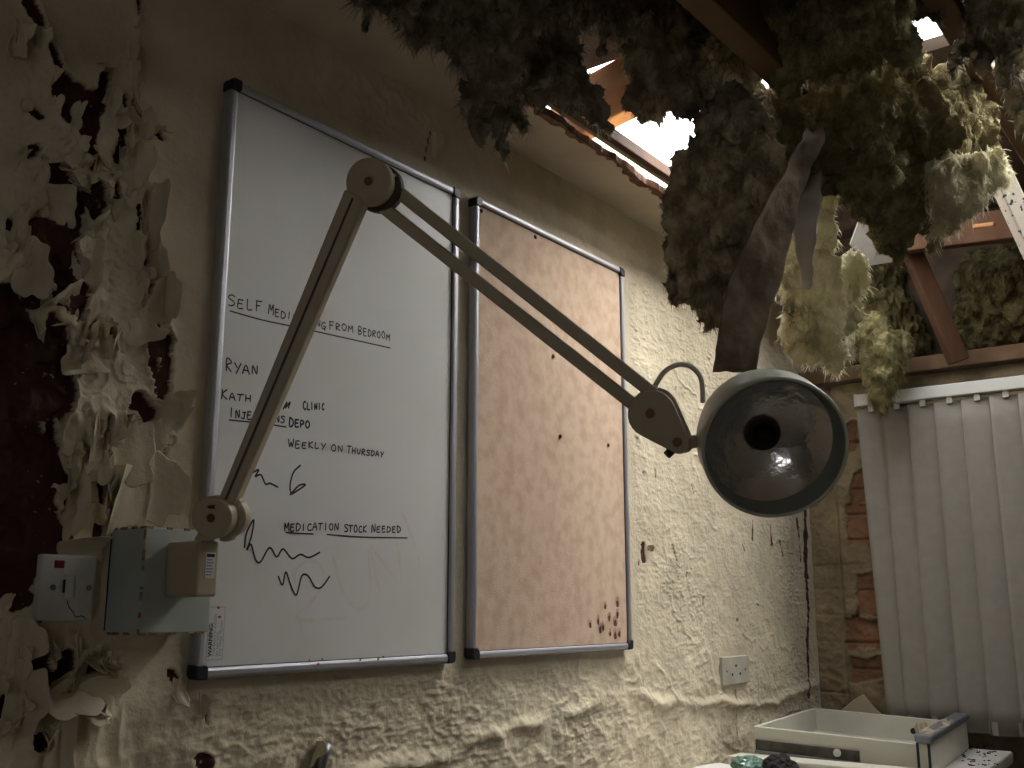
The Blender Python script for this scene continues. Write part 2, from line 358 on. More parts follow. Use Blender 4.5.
# loose flakes of paint standing off the wall
fk = MB()
def flake(px, py, wpx, hpx, curl_dir, amt):
    P = onwall(px, py); s = (P[1]*.55+.9)/F; w_, h_ = wpx*s, hpx*s; n = 9; rs = random.Random(int(px*7+py)); vs = []
    ca, sa = math.cos(curl_dir), math.sin(curl_dir); ph = [rs.uniform(0, 6) for _ in range(3)]
    for i in range(n):
        for j in range(n):
            a, b = i/(n-1)*2-1, j/(n-1)*2-1
            k = 1+.16*math.sin(3*math.atan2(b, a)+ph[0])+.10*math.sin(7*math.atan2(b, a)+ph[1])
            m2 = max(abs(a), abs(b)); rr2 = math.hypot(a, b) or 1; q = k*(.35+.65*m2/rr2) if m2 > .6 else 1
            u, v = a*q, b*q; t = max(0, (u*ca+v*sa)+.35)
            lift = amt*(t**1.6)
            vs.append((.004+lift+.002*math.sin(5*a+ph[2]), P[1]+u*w_/2-ca*lift*.35, P[2]+v*h_/2-sa*lift*.35))
    fk.add(vs, [(i*n+j, (i+1)*n+j, (i+1)*n+j+1, i*n+j+1) for i in range(n-1) for j in range(n-1)])
for a in ((52,205,50,44,1.2,.014),(140,165,20,50,.2,.014),(30,272,36,64,0,.015),(62,300,36,44,2.2,.016),(84,262,40,54,-.5,.010),(150,215,22,80,0,.020),(153,262,20,56,-.3,.018),
          (78,365,44,44,-1.2,.018),(140,335,36,36,-.7,.022),(166,300,16,66,0,.018),(92,440,36,60,3,.015),(74,500,22,80,0,.016),(80,545,50,30,1.6,.016),(130,455,46,70,-.8,.014),(162,490,40,70,0,.018),
          (120,500,40,70,2.6,.012),(168,420,28,50,1.4,.020),(176,405,22,32,.4,.02),(24,640,36,44,.5,.014),(20,700,40,76,.1,.018),(70,700,56,46,-1.5,.016),(100,690,50,40,1.5,.012),(92,712,30,36,-1.6,.018),
          (60,745,26,56,0,.014),(176,692,16,34,-1.3,.012),(200,705,10,26,.2,.008),(433,146,10,36,0,.014),(310,752,30,30,2.8,.022),(648,548,8,8,.6,.008)):
    flake(*a)
# small curls along the broken edges of the paint
G2 = S.reshape(nu, nv); cand = np.nonzero((S > .001) & (S < .004) & (Y < .80) & (Y > .51) & (Z > .9) & (Z < 2.1) & ~((Y > .655) & (Y < .9) & (Z > 1.25) & (Z < 1.41)))[0]
rsf = random.Random(12)
for k in range(150):
    q_ = int(cand[rsf.randrange(len(cand))]); iu, iv = divmod(q_, nv)
    if not (2 < iu < nu-3 and 2 < iv < nv-3): continue
    gy_ = -(G2[iu+2, iv]-G2[iu-2, iv]); gz_ = -(G2[iu, iv+2]-G2[iu, iv-2]); an = math.atan2(gz_, gy_)+rsf.uniform(-.5, .5)
    v_ = np.array([0, Y[q_], Z[q_]])-CAM; zz = v_@FW
    flake(512+F*(v_@RT)/zz, 384-F*(v_@UP)/zz, rsf.uniform(8, 24), rsf.uniform(12, 40), an, rsf.uniform(.006, .015))
fo = make('paint_flake', fk, MAT['wall'], wall_left, smooth=True); sm = fo.modifiers.new('solid', 'SOLIDIFY'); sm.thickness = .0012
sb = fo.modifiers.new('sub', 'SUBSURF'); sb.levels = sb.render_levels = 1
fo['kind'] = 'stuff'
pl = MB(); P = onwall(316, 760); pl.tube([P+V([.004, .0, -.03]), P+V([.016, 0, .01]), P+V([.014, .01, .02])], .008, 8); make('curl_edge', pl, MAT['handle'], wall_left, smooth=True)  # short tube stands in for the dark edge of a paint curl

# ---- back wall: plaster coming off brick, with the blind hung over it
xs = np.concatenate([np.arange(0, .5, .0035), np.linspace(.51, 3.0, 14)]); zb = np.concatenate([np.linspace(0, .86, 8), np.arange(.88, 1.97, .004), [1.98]])
nu2, nv2 = len(xs), len(zb); X, Zb = [g.ravel() for g in np.meshgrid(xs, zb, indexing='ij')]; B3 = np.stack([X, X*0, Zb], 1)
sB = np.full(len(X), 1.)
def onback(px, py, y=BACK):
    d = (px-512)/F*RT - (py-384)/F*UP + FW; return CAM + (y-CAM[1])/d[1]*d
for (x0, y0, x1, y1) in ((850,470,884,500),(846,505,884,545),(856,575,882,615),(846,620,884,650),(848,655,886,684),(838,425,858,452)):
    a, b = onback(x0, y0), onback(x1, y1)
    d = np.maximum(np.maximum(a[0]-X, X-b[0]), np.maximum(b[2]-Zb, Zb-a[2])); sB = np.minimum(sB, d)
sB = sB+fbm(B3*22, 4, 201)*.020+fbm(B3*90, 2, 203)*.004
brick = sstep(.003, -.003, sB)
course = np.abs(((Zb+.012*fbm(B3*5, 2, 205)) % .075)-.0375)/.0375
HB = .006*fbm(B3*20, 4, 207)+.004*ridge(B3*30, 3, 208)-.010*brick-.008*brick*sstep(.86, .98, course)-.004*sstep(.90, .98, course)*np.clip(fbm(B3*8, 2, 219)*3, 0, 1)
HB += -.012*np.exp(-((X-.085-.004*fbm(B3*12, 2, 211))/.0035)**2)
HB += .006*np.exp(-np.clip(sB, 0, 1)/.006)*(sB > 0)*np.clip(fbm(B3*25, 2, 213)+.4, 0, 1)
LB = brick*(.55+.4*np.clip(fbm(B3*14, 2, 215)+.4, 0, 1))+(1-brick)*.38*np.clip(fbm(B3*9, 3, 217)+.45, 0, 1)
B3[:, 1] = BACK-HB*(X < .5)
wall_back = struct(grid_obj('wall_back', B3, nu2, nv2, MAT['backwall'], LB))
aabb_obj('wall_core', (-.15, BACK+.03, 0), (3.1, BACK+.16, 1.975), MAT['plain'], wall_back)
struct(aabb_obj('trim_1', (0, BACK-.035, 1.985), (1.9, BACK+.10, 2.03), MAT['joist'], bevel=.004))      # wall plate over the blind
struct(aabb_obj('trim_2', (-.15, BACK+.12, 1.98), (3.1, BACK+.16, ROOF), MAT['deck']))                   # boarding behind the open stud work

# ---- remaining shell
struct(aabb_obj('floor', (-.15, -2.1, -.05), (3.1, BACK+.16, 0), MAT['floor']))
struct(aabb_obj('wall_right', (3.0, -2.0, 0), (3.1, BACK, ROOF), MAT['plain']))
wr = MB(); wr.aabb((-.15, -2.1, 0), (1.75, -2.0, ROOF)); wr.aabb((2.25, -2.1, 0), (3.1, -2.0, ROOF)); wr.aabb((1.75, -2.1, 1.75), (2.25, -2.0, ROOF)); wr.aabb((1.75, -2.1, 0), (2.25, -2.0, 1.15))
struct(make('wall_rear', wr, MAT['plain']))
# roof boarding with the places where it has rotted through; the two furthest right are unseen, added to let light in
HOLES = [(-.50, .60, 1.86, 2.92), (.86, 1.18, 2.12, 2.80), (.66, .80, 2.03, 2.24), (1.22, 1.42, 1.76, 2.10)]
gx = sorted({-.5, 3.1, *[h[i] for h in HOLES for i in (0, 1)]}); gy = sorted({-2.1, BACK+.16, *[h[i] for h in HOLES for i in (2, 3)]})
rf = MB()
for x0, x1 in zip(gx, gx[1:]):
    for y0, y1 in zip(gy, gy[1:]):
        cx, cy = (x0+x1)/2, (y0+y1)/2
        if not any(h[0] < cx < h[1] and h[2] < cy < h[3] for h in HOLES): rf.aabb((x0, y0, ROOF), (x1, y1, ROOF+.03))
struct(make('ceiling_roof_boarding', rf, MAT['deck']))
fa = MB(); fa.aabb((-.15, -2.1, 2.30), (-.10, 1.86, ROOF)); fa.aabb((-.15, 2.92, 2.30), (-.10, BACK+.16, ROOF)); struct(make('trim_3', fa, MAT['deck']))

# ---- ceiling board: a strip left along the wall, broken off; whole further back in the room
ce = MB(); n = 260; vs = []; lip = []
yy = np.linspace(.55, BACK, n); q = np.stack([yy*0, yy, yy*0], 1)
ex = .142+.010*fbm(q*7, 4, 301)+.006*fbm(q*60, 3, 305)+.012*sstep(1.5, 1.1, yy)
for k in range(n):
    sag = -.006*abs(math.sin(yy[k]*2.3))
    vs += [(-.01, yy[k], CEIL), (ex[k], yy[k], CEIL+sag), (ex[k], yy[k], CEIL+.012+sag), (-.01, yy[k], CEIL+.012)]
ce.add(vs, [(4*k+i, 4*k+(i+1) % 4, 4*k+4+(i+1) % 4, 4*k+4+i) for k in range(n-1) for i in range(4)]+[(0, 1, 2, 3), (4*n-1, 4*n-2, 4*n-3, 4*n-4)])
ce.aabb((-.01, -2, CEIL), (3.0, .548, CEIL+.012)); ce.aabb((.52, .550, CEIL), (2.04, 1.30, CEIL+.012)); ce.aabb((2.05, .552, CEIL), (3.0, BACK, CEIL+.012))  # unseen middle piece, extended to shade the upper left of the wall
ceiling = struct(make('ceiling', ce, MAT['ceiling']))
tl = MB(); vs = []
t2 = np.clip(.004+.016*fbm(q*16, 4, 311)+.010*fbm(q*55, 2, 313)+.006, .001, .03)
for k in range(n):
    sag = -.006*abs(math.sin(yy[k]*2.3)); vs += [(ex[k]-t2[k], yy[k], CEIL+sag-.0012), (ex[k]+.006, yy[k], CEIL+sag-.003), (ex[k]+.006, yy[k], CEIL+.013+sag), (ex[k]-t2[k], yy[k], CEIL+sag+.002)]
tl.add(vs, [(4*k+i, 4*k+(i+1) % 4, 4*k+4+(i+1) % 4, 4*k+4+i) for k in range(n-1) for i in range(4)])
tl_o = make('torn_edge', tl, MAT['torn'], ceiling); tl_o['label'] = 'ragged dark brown torn edge'
bt = MB(); bt.bar((.160, 1.35, CEIL+.016), (.166, 3.1, CEIL+.016), .010, .012, (1, 0, 0)); make('batten', bt, MAT['palewood'], ceiling, bevel=.002)
bt = MB(); bt.bar((.176, 1.30, CEIL+.022), (.180, 3.1, CEIL+.022), .016, .026, (1, 0, 0)); make('batten', bt, MAT['darkwood'], ceiling, bevel=.002)
struct(aabb_obj('trim_4', (-.10, -2, 2.301), (.03, BACK, 2.345), MAT['palewood'], bevel=.003))           # wall plate on top of the wall

# ================================================================ roof timbers
def timber(name, p, q, w_, h_, side, material, label, cat='beam', group=None):
    return tag(make(name, MB().bar(p, q, w_, h_, side), MAT[material], bevel=.004), label, cat, group)
timber('roof_joist', (.455, -1.9, 2.33), (.535, 1.84, 2.325), .050, .11, (1, 0, 0), 'joist', 'brown roof joist running from top centre to the head of the felt-lined hanging wool', group='roof joists')
timber('roof_joist', (.815, -1.9, 2.41), (.815, 3.18, 2.41), .048, .11, (1, 0, 0), 'joist', 'brown roof joist at the right edge beside the torn wool', group='roof joists')
timber('roof_noggin', (-.09, 1.93, 2.430), (.42, 1.80, 2.430), .045, .136, (0, 1, 0), 'orange_wood', 'orange sunlit timber seen through the gap above the pinboard')
timber('fascia_board', (-.06, 1.96, 2.455), (-.05, 2.26, 2.455), .018, .085, (1, 0, 0), 'rail', 'small white board at the bright gap below the orange timber')
timber('broken_stud', at(912, 252, 3.04), at(959, 362, 2.98), .050, .04, RT, 'darkwood', 'red-brown leaning timber between wool batts above the blind')
timber('back_noggin', at(880, 242, 3.06), at(1080, 216, 2.72), .035, .085, (0, 1, 0), 'darkwood', 'red-brown cross timber under the bright torn wool at right')
timber('splinter', at(973, 227, 2.74), at(995, 224, 2.70), .012, .012, (0, 1, 0), 'orange_wood', 'short pale orange splinter on the cross timber at right', 'wood')
timber('rafter', at(978, 128, 2.50), at(1060, 305, 2.40), .05, .035, RT, 'speckled', 'pale black-speckled timber at the right edge above the blind')

# ================================================================ fallen insulation
dg = bpy.context.evaluated_depsgraph_get
def wool(name, label, chains, material, group=None, vox=.0062, amp=1.0, nfib=5200, flen=.030, seed=1, squash=1.0, droop=.7, grain=.4, tat=10):
    bm = bmesh.new(); rs = random.Random(seed)
    for ch in chains:
        pts = [(V(at(*c[:3])), c[3]*c[2]/F) if len(c) == 4 else (V(c[:3]), c[4]) for c in ch]
        if len(pts) == 1: pts = pts*2
        for (a, ra), (b, rb) in zip(pts, pts[1:]):
            st = max(2, int(np.linalg.norm(b-a)/(.4*min(ra, rb)))+1)
            for k in range(st):
                t = k/st; c = a+(b-a)*t+V([rs.gauss(0, 1) for _ in range(3)])*.12*ra; r = (ra+(rb-ra)*t)*rs.uniform(.82, 1.12)
                bmesh.ops.create_icosphere(bm, subdivisions=2, radius=1, matrix=Matrix.Translation(c) @ Matrix.Diagonal((r, r*squash, r*rs.uniform(.8, 1.2), 1)))
        c, r = pts[-1]; bmesh.ops.create_icosphere(bm, subdivisions=2, radius=r, matrix=Matrix.Translation(c))
        for k in range(tat//len(chains)+1):                      # tatters hanging from the lower side
            (a, ra), (b, rb) = pts[k % (len(pts)-1)], pts[k % (len(pts)-1)+1]; t = rs.random(); c = a+(b-a)*t; r = (ra+(rb-ra)*t)
            an = rs.uniform(0, 2*PI); c = c+V([math.cos(an)*r*.75, math.sin(an)*r*.75, -r*.55]); L = rs.uniform(.6, 1.3)*r; dx = V([rs.gauss(0, .25), rs.gauss(0, .25), -1.])
            for q in range(5): bmesh.ops.create_icosphere(bm, subdivisions=1, radius=r*.34*(1-q/5.6), matrix=Matrix.Translation(c+dx*L*q/5))
    me = bpy.data.meshes.new(name); bm.to_mesh(me); bm.free()
    o = bpy.data.objects.new(name, me); COL.objects.link(o)
    md = o.modifiers.new('r', 'REMESH'); md.mode = 'VOXEL'; md.voxel_size = vox
    d = dg(); d.update(); me2 = bpy.data.meshes.new_from_object(o.evaluated_get(d)); bpy.data.objects.remove(o); bpy.data.meshes.remove(me)
    nV = len(me2.vertices); co = np.empty(nV*3, np.float32); me2.vertices.foreach_get('co', co); co = co.reshape(-1, 3).astype(float)
    no = np.empty(nV*3, np.float32); me2.vertices.foreach_get('normal', no); no = no.reshape(-1, 3).astype(float)
    s3 = co*V([1, 1, grain]); wp = s3+.030*np.stack([fbm(s3*9, 2, 500+seed), fbm(s3*9, 2, 510+seed), fbm(s3*9, 2, 520+seed)], 1)
    dsp = .034*fbm(wp*9, 3, 400+seed)+.026*(ridge(wp*24, 4, 410+seed)-.35)+.014*(ridge(wp*62, 3, 420+seed)-.3)+.007*ridge(wp*150, 2, 430+seed)-.008
    co2 = co+no*(dsp*amp)[:, None]; co2[:, 2] -= np.clip(fbm(wp*34, 2, 440+seed), 0, 1)*.03*amp*np.clip(-no[:, 2]+.2, 0, 1)
    nF = len(me2.polygons); fv = [tuple(p.vertices) for p in me2.polygons]
    # loose fibres standing off the surface
    vs, fs = [], []; base = nV
    for k in range(nfib):
        i = rs.randrange(nV); n_ = no[i]; L = flen*rs.uniform(.3, 1.25)*(1.3 if n_[2] < -.3 else 1)
        d_ = n_*.30+V([rs.gauss(0, 1) for _ in range(3)])*.55+V([0, 0, -droop]); d_ /= np.linalg.norm(d_)
        s_ = np.cross(d_, V([rs.gauss(0, 1) for _ in range(3)])); s_ /= (np.linalg.norm(s_)+1e-9); wd = rs.uniform(.0004, .0014)
        p0 = co2[i]-d_*.004; p1 = p0+d_*L*.5+s_*wd*.6; p2 = p0+d_*L+V([0, 0, -.25*L])+s_*rs.gauss(0, .1)*L
        q_ = base+len(vs); vs += [p0-s_*wd, p0+s_*wd, p1-s_*wd*.6, p1+s_*wd*.6, p2]
        fs += [(q_, q_+1, q_+3, q_+2), (q_+2, q_+3, q_+4)]
    allv = np.concatenate([co2, np.array(vs)]) if vs else co2
    org = V([allv[:, 0].mean(), allv[:, 1].mean(), allv[:, 2].min()])
    me3 = bpy.data.meshes.new(name); me3.from_pydata((allv-org).tolist(), [], fv+fs); bpy.data.meshes.remove(me2)
    me3.polygons.foreach_set('use_smooth', [True]*len(me3.polygons)); me3.materials.append(MAT[material])
    o = bpy.data.objects.new(name, me3); COL.objects.link(o); o.location = org
    return tag(o, label, 'insulation', group)
GW = 'torn glass wool hanging from the roof'
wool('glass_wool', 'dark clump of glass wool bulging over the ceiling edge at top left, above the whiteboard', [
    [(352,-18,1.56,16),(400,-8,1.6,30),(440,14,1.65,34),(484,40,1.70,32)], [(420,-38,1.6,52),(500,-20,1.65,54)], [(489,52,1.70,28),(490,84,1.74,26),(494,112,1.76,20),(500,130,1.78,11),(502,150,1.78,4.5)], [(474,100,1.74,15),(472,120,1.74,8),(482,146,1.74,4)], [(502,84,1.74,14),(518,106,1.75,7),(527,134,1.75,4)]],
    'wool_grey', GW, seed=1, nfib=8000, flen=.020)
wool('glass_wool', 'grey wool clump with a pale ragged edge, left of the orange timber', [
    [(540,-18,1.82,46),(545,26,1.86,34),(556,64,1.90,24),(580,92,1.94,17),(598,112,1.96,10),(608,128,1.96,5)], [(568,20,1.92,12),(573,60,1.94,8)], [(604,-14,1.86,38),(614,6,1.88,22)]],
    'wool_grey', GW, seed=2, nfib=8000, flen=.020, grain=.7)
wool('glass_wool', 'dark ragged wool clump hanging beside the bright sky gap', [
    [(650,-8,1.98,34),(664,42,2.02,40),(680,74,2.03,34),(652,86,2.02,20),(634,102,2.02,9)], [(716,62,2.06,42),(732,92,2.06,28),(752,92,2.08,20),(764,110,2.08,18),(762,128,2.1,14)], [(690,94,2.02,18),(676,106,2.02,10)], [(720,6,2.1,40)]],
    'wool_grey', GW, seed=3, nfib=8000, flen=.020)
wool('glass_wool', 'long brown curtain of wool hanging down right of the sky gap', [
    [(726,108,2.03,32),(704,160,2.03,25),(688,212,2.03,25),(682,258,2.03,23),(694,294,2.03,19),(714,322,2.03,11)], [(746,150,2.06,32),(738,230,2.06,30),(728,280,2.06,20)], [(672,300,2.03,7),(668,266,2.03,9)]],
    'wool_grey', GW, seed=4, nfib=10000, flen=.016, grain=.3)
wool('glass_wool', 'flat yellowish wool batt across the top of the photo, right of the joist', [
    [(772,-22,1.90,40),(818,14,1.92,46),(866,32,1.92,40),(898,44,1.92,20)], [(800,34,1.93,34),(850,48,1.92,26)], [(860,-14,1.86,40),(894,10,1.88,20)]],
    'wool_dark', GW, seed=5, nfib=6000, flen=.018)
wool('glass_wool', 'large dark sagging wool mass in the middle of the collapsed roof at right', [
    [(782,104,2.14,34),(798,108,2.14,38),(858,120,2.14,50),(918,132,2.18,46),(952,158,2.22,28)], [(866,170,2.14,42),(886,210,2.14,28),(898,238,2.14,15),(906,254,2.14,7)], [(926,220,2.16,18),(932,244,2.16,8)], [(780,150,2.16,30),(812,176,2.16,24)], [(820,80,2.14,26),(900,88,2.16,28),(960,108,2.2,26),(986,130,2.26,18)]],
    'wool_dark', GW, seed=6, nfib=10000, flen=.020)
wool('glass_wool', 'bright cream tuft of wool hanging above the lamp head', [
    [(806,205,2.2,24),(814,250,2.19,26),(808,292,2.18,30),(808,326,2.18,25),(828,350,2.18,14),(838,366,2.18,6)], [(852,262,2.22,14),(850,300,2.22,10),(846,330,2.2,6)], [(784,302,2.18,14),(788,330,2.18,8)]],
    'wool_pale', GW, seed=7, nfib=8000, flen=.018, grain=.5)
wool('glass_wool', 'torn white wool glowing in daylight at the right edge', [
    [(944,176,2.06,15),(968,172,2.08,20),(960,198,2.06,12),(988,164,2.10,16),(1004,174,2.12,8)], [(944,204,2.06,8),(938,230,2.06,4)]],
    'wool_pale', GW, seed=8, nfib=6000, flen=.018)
wool('glass_wool', 'dark wool chunk in the top right corner', [
    [(996,-6,1.88,36),(998,32,1.90,28),(1016,54,1.92,20)], [(970,44,1.9,14),(956,62,1.92,13),(948,70,1.92,7)], [(918,-12,1.9,22),(932,0,1.9,14)], [(1030,20,1.9,30)], [(1012,66,1.92,16),(1024,96,2.0,15),(1032,124,2.05,12)]],
    'wool_grey', GW, seed=9, nfib=5000, flen=.018)
def wc(x, y, z, r): return (x, y, z, 0, r)
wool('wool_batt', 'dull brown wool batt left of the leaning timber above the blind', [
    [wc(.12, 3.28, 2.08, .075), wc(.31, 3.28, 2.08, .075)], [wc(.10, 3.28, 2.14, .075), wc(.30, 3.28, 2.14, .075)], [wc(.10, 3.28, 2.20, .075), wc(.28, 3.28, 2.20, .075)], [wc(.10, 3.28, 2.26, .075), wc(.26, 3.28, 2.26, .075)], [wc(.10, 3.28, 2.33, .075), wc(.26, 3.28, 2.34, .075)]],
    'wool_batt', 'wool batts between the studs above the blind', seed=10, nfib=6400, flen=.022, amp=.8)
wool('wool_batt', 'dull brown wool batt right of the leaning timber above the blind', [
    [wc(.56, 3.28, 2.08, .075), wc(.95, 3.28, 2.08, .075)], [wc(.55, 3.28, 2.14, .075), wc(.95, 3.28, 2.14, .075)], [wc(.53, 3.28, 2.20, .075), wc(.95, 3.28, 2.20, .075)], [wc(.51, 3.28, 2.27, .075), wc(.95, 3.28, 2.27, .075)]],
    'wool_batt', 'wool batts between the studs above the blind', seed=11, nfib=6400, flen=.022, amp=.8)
wool('glass_wool', 'brown tuft of wool drooping over the headrail of the blind', [
    [(872,330,3.06,20),(886,352,3.02,22),(882,378,2.98,14),(884,398,2.96,7),(884,410,2.95,3)], [(900,340,3.05,14)]],
    'wool_yellow', GW, seed=12, nfib=5200, flen=.024, vox=.007, amp=.7)
wool('glass_wool', 'small pale wisp of wool left of the drooping tuft above the blind', [[(842,352,3.10,8),(854,344,3.08,9),(862,338,3.08,5)]], 'wool_pale', GW, seed=13, nfib=1800, flen=.02, vox=.006, amp=.5)

def sheet(name, rows, material, label, cat, thick=.003, nu=60, nv=26, wav=.012, curl=.0, seed=0):
    """hanging sheet: rows of (py, left px, right px, distance left, distance right)"""
    P = []
    R_ = np.array(rows, float); t = np.linspace(0, 1, len(R_))
    for i in range(nu):
        r = [np.interp(i/(nu-1), t, R_[:, k]) for k in range(6)]
        for j in range(nv):
            s = j/(nv-1); P.append(at(r[1]+(r[2]-r[1])*s, r[0]+(r[5]-r[0])*s, r[3]+(r[4]-r[3])*s - curl*math.exp(-s*5)*math.sin(min(1, i/nu*1.6)*PI)))
    P = np.array(P); P += FW*(wav*fbm(P*9, 3, 600+seed)+.004*fbm(P*40, 3, 610+seed))[:, None]
    P[:, 0] += .006*fbm(P*30, 2, 620+seed); P[:, 2] += .006*fbm(P*34, 2, 630+seed)
    org = V([P[:, 0].mean(), P[:, 1].mean(), P[:, 2].min()]); o = grid_obj(name, P-org, nu, nv, MAT[material]); o.location = org
    m_ = o.modifiers.new('solid', 'SOLIDIFY'); m_.thickness = thick
    return tag(o, label, cat)
sheet('lining_felt', [(104,812,824,2.16,2.14,104),(140,802,824,2.03,2.03,138),(180,782,808,1.97,1.98,178),(212,762,798,1.95,1.97,208),(250,743,790,1.95,1.96,244),(286,727,780,1.95,1.96,282),(322,720,766,1.95,1.96,322),(372,713,757,1.96,1.96,372)], 'felt', 'long brown felt sheet hanging and curling down behind the lamp head', 'felt', curl=.03, seed=1)
sheet('backing_paper', [(170,804,822,2.16,2.14,170),(196,800,822,2.06,2.03,198),(230,793,818,2.05,2.0,226),(262,798,813,2.04,2.0,262),(292,803,810,2.03,2.0,288)], 'paper', 'small pale paper strip hanging beside the brown felt sheet', 'paper', seed=2, nu=30, nv=10, wav=.006)
tag(make('board_scrap', MB().prism([at(858,222,3.02), at(884,232,3.0), at(892,262,3.0), at(868,266,3.02), at(850,244,3.02)], FW, .012), MAT['dull_board']), 'pale grey scrap of board behind the wool, left of the leaning timber', 'board')

# ================================================================ boards on the wall
def board(root, c0, c1, depth, railw, panel_mat):
    """c0 = (y, z) lower near corner, c1 = upper far corner; the board hangs on the wall plane x = 0"""
    (y0, z0), (y1, z1) = c0, c1; x0, x1 = .001, depth
    make('panel', MB().aabb((x0+.002, y0+railw*.5, z0+railw*.5), (x1-.006, y1-railw*.5, z1-railw*.5)), MAT[panel_mat], root)
    def rail(a, b, vert):
        m = MB()
        if vert: m.aabb((x0, a, z0+.012), (x1, b, z1-.012))
        else: m.aabb((x0, y0+.012, a), (x1, y1-.012, b))
        f = make('frame_rail', m, MAT['alu'], root, bevel=.004)
        g = MB()                                          # dark line along the inner lip
        if vert:
            e = b if a == y0 else a; g.aabb((x1-.0068, e-.0012, z0+.012), (x1-.0045, e+.0012, z1-.012))
        else:
            e = b if a == z0 else a; g.aabb((x1-.0068, y0+.012, e-.0012), (x1-.0045, y1-.012, e+.0012))
        make('trim_line', g, MAT['alu_edge'], f)
    rail(y0, y0+railw, True); rail(y1-railw, y1, True); rail(z0, z0+railw, False); rail(z1-railw, z1, False)
    for (yc, zc, sy, sz) in ((y0, z0, 1, 1), (y1, z0, -1, 1), (y0, z1, 1, -1), (y1, z1, -1, -1)):
        k = .020; e = .0015; m = MB(); cy, cz = yc-sy*e, zc-sz*e
        out = [(cy+sy*.007, cz), (cy+sy*k, cz), (cy+sy*k, cz+sz*(railw+.002)), (cy+sy*(railw+.002), cz+sz*k), (cy, cz+sz*k), (cy, cz+sz*.007), (cy+sy*.002, cz+sz*.002)]
        m.prism([(x1/2+.001, a, b) for a, b in out], (1, 0, 0), x1+.002)
        make('corner_cap', m, MAT['black_plastic'], root, bevel=.002)
XB = .020
def yz(px, py, x=XB): P = onwall(px, py, x); return P[1], P[2]
(wy0, wz0), (wy1, wz1) = yz(196, 678), yz(460, 190)
wz0 = (wz0+yz(460, 663)[1])/2
wb = thing('whiteboard', 'large silver-framed whiteboard with black marker notes, left of the tan pinboard', 'whiteboard', (XB/2, (wy0+wy1)/2, wz0))
board(wb, (wy0, wz0), (wy1, wz1), XB, .014, 'whiteboard')
(py0, pz0), (py1, pz1) = yz(473, 660), yz(624, 268)
pz0 = (pz0+yz(630, 648)[1])/2; pz1 = (pz1+yz(473, 196)[1])/2
pb = thing('pinboard', 'tan felt pinboard in a silver frame, right of the whiteboard', 'pinboard', (XB/2, (py0+py1)/2, pz0))
board(pb, (py0, pz0), (py1, pz1), XB, .012, 'pinboard')
XP = XB-.006

# ---- handwriting: pen strokes on the board surface
GL = {
 'S': [[(.65,.9),(.45,1),(.15,.92),(.1,.72),(.35,.55),(.6,.4),(.6,.15),(.35,0),(.05,.08)]], 'E': [[(.1,1),(.1,0),(.6,.02)],[(.1,.97),(.6,1)],[(.1,.52),(.5,.55)]],
 'L': [[(.1,1),(.1,0),(.6,.05)]], 'F': [[(.12,1),(.1,0)],[(.1,.97),(.65,1)],[(.1,.52),(.5,.56)]], 'M': [[(.05,0),(.12,.95),(.38,.35),(.62,1),(.72,0)]],
 'D': [[(.1,1),(.1,0),(.45,.08),(.65,.4),(.55,.8),(.1,1)]], 'I': [[(.3,1),(.3,0)]], 'C': [[(.6,.9),(.35,1),(.1,.6),(.15,.15),(.4,0),(.65,.12)]], 'A': [[(.02,0),(.32,1),(.65,0)],[(.14,.38),(.55,.36)]],
 'T': [[(.33,1),(.3,0)],[(.0,.97),(.68,1)]], 'N': [[(.08,0),(.1,1),(.58,.02),(.62,1)]], 'G': [[(.6,.9),(.35,1),(.08,.6),(.15,.1),(.45,0),(.62,.4),(.35,.42)],[(.62,.4),(.58,-.2)]], 'R': [[(.1,0),(.1,1),(.5,.95),(.55,.7),(.12,.5),(.6,0)]],
 'O': [[(.35,1),(.1,.75),(.08,.25),(.32,0),(.6,.2),(.62,.7),(.35,1)]], 'B': [[(.1,0),(.1,1),(.5,.9),(.45,.6),(.12,.52),(.55,.4),(.55,.1),(.1,0)]], 'Y': [[(.05,1),(.32,.5)],[(.65,1),(.2,-.1)]], 'K': [[(.1,1),(.1,0)],[(.6,1),(.12,.48),(.65,0)]],
 'H': [[(.1,1),(.08,0)],[(.6,1),(.6,0)],[(.1,.5),(.6,.52)]], 'J': [[(.5,1),(.48,.15),(.3,0),(.08,.15)],[(.2,1),(.7,1)]], 'P': [[(.1,0),(.1,1),(.5,.95),(.58,.7),(.45,.5),(.12,.45)]], 'W': [[(.0,1),(.18,0),(.36,.7),(.54,0),(.74,1)]], 'U': [[(.08,1),(.1,.2),(.32,0),(.56,.2),(.6,1)]]}
def smooth_pts(pts, k=4):
    P = [V(p) for p in pts]
    if len(P) < 3: return P
    out = []
    for i in range(len(P)-1):
        p0, p1, p2, p3 = P[max(i-1, 0)], P[i], P[i+1], P[min(i+2, len(P)-1)]
        for j in range(k):
            t = j/k; out.append(.5*(2*p1+(p2-p0)*t+(2*p0-5*p1+4*p2-p3)*t*t+(3*p1-p0-3*p2+p3)*t**3))
    return out+[P[-1]]
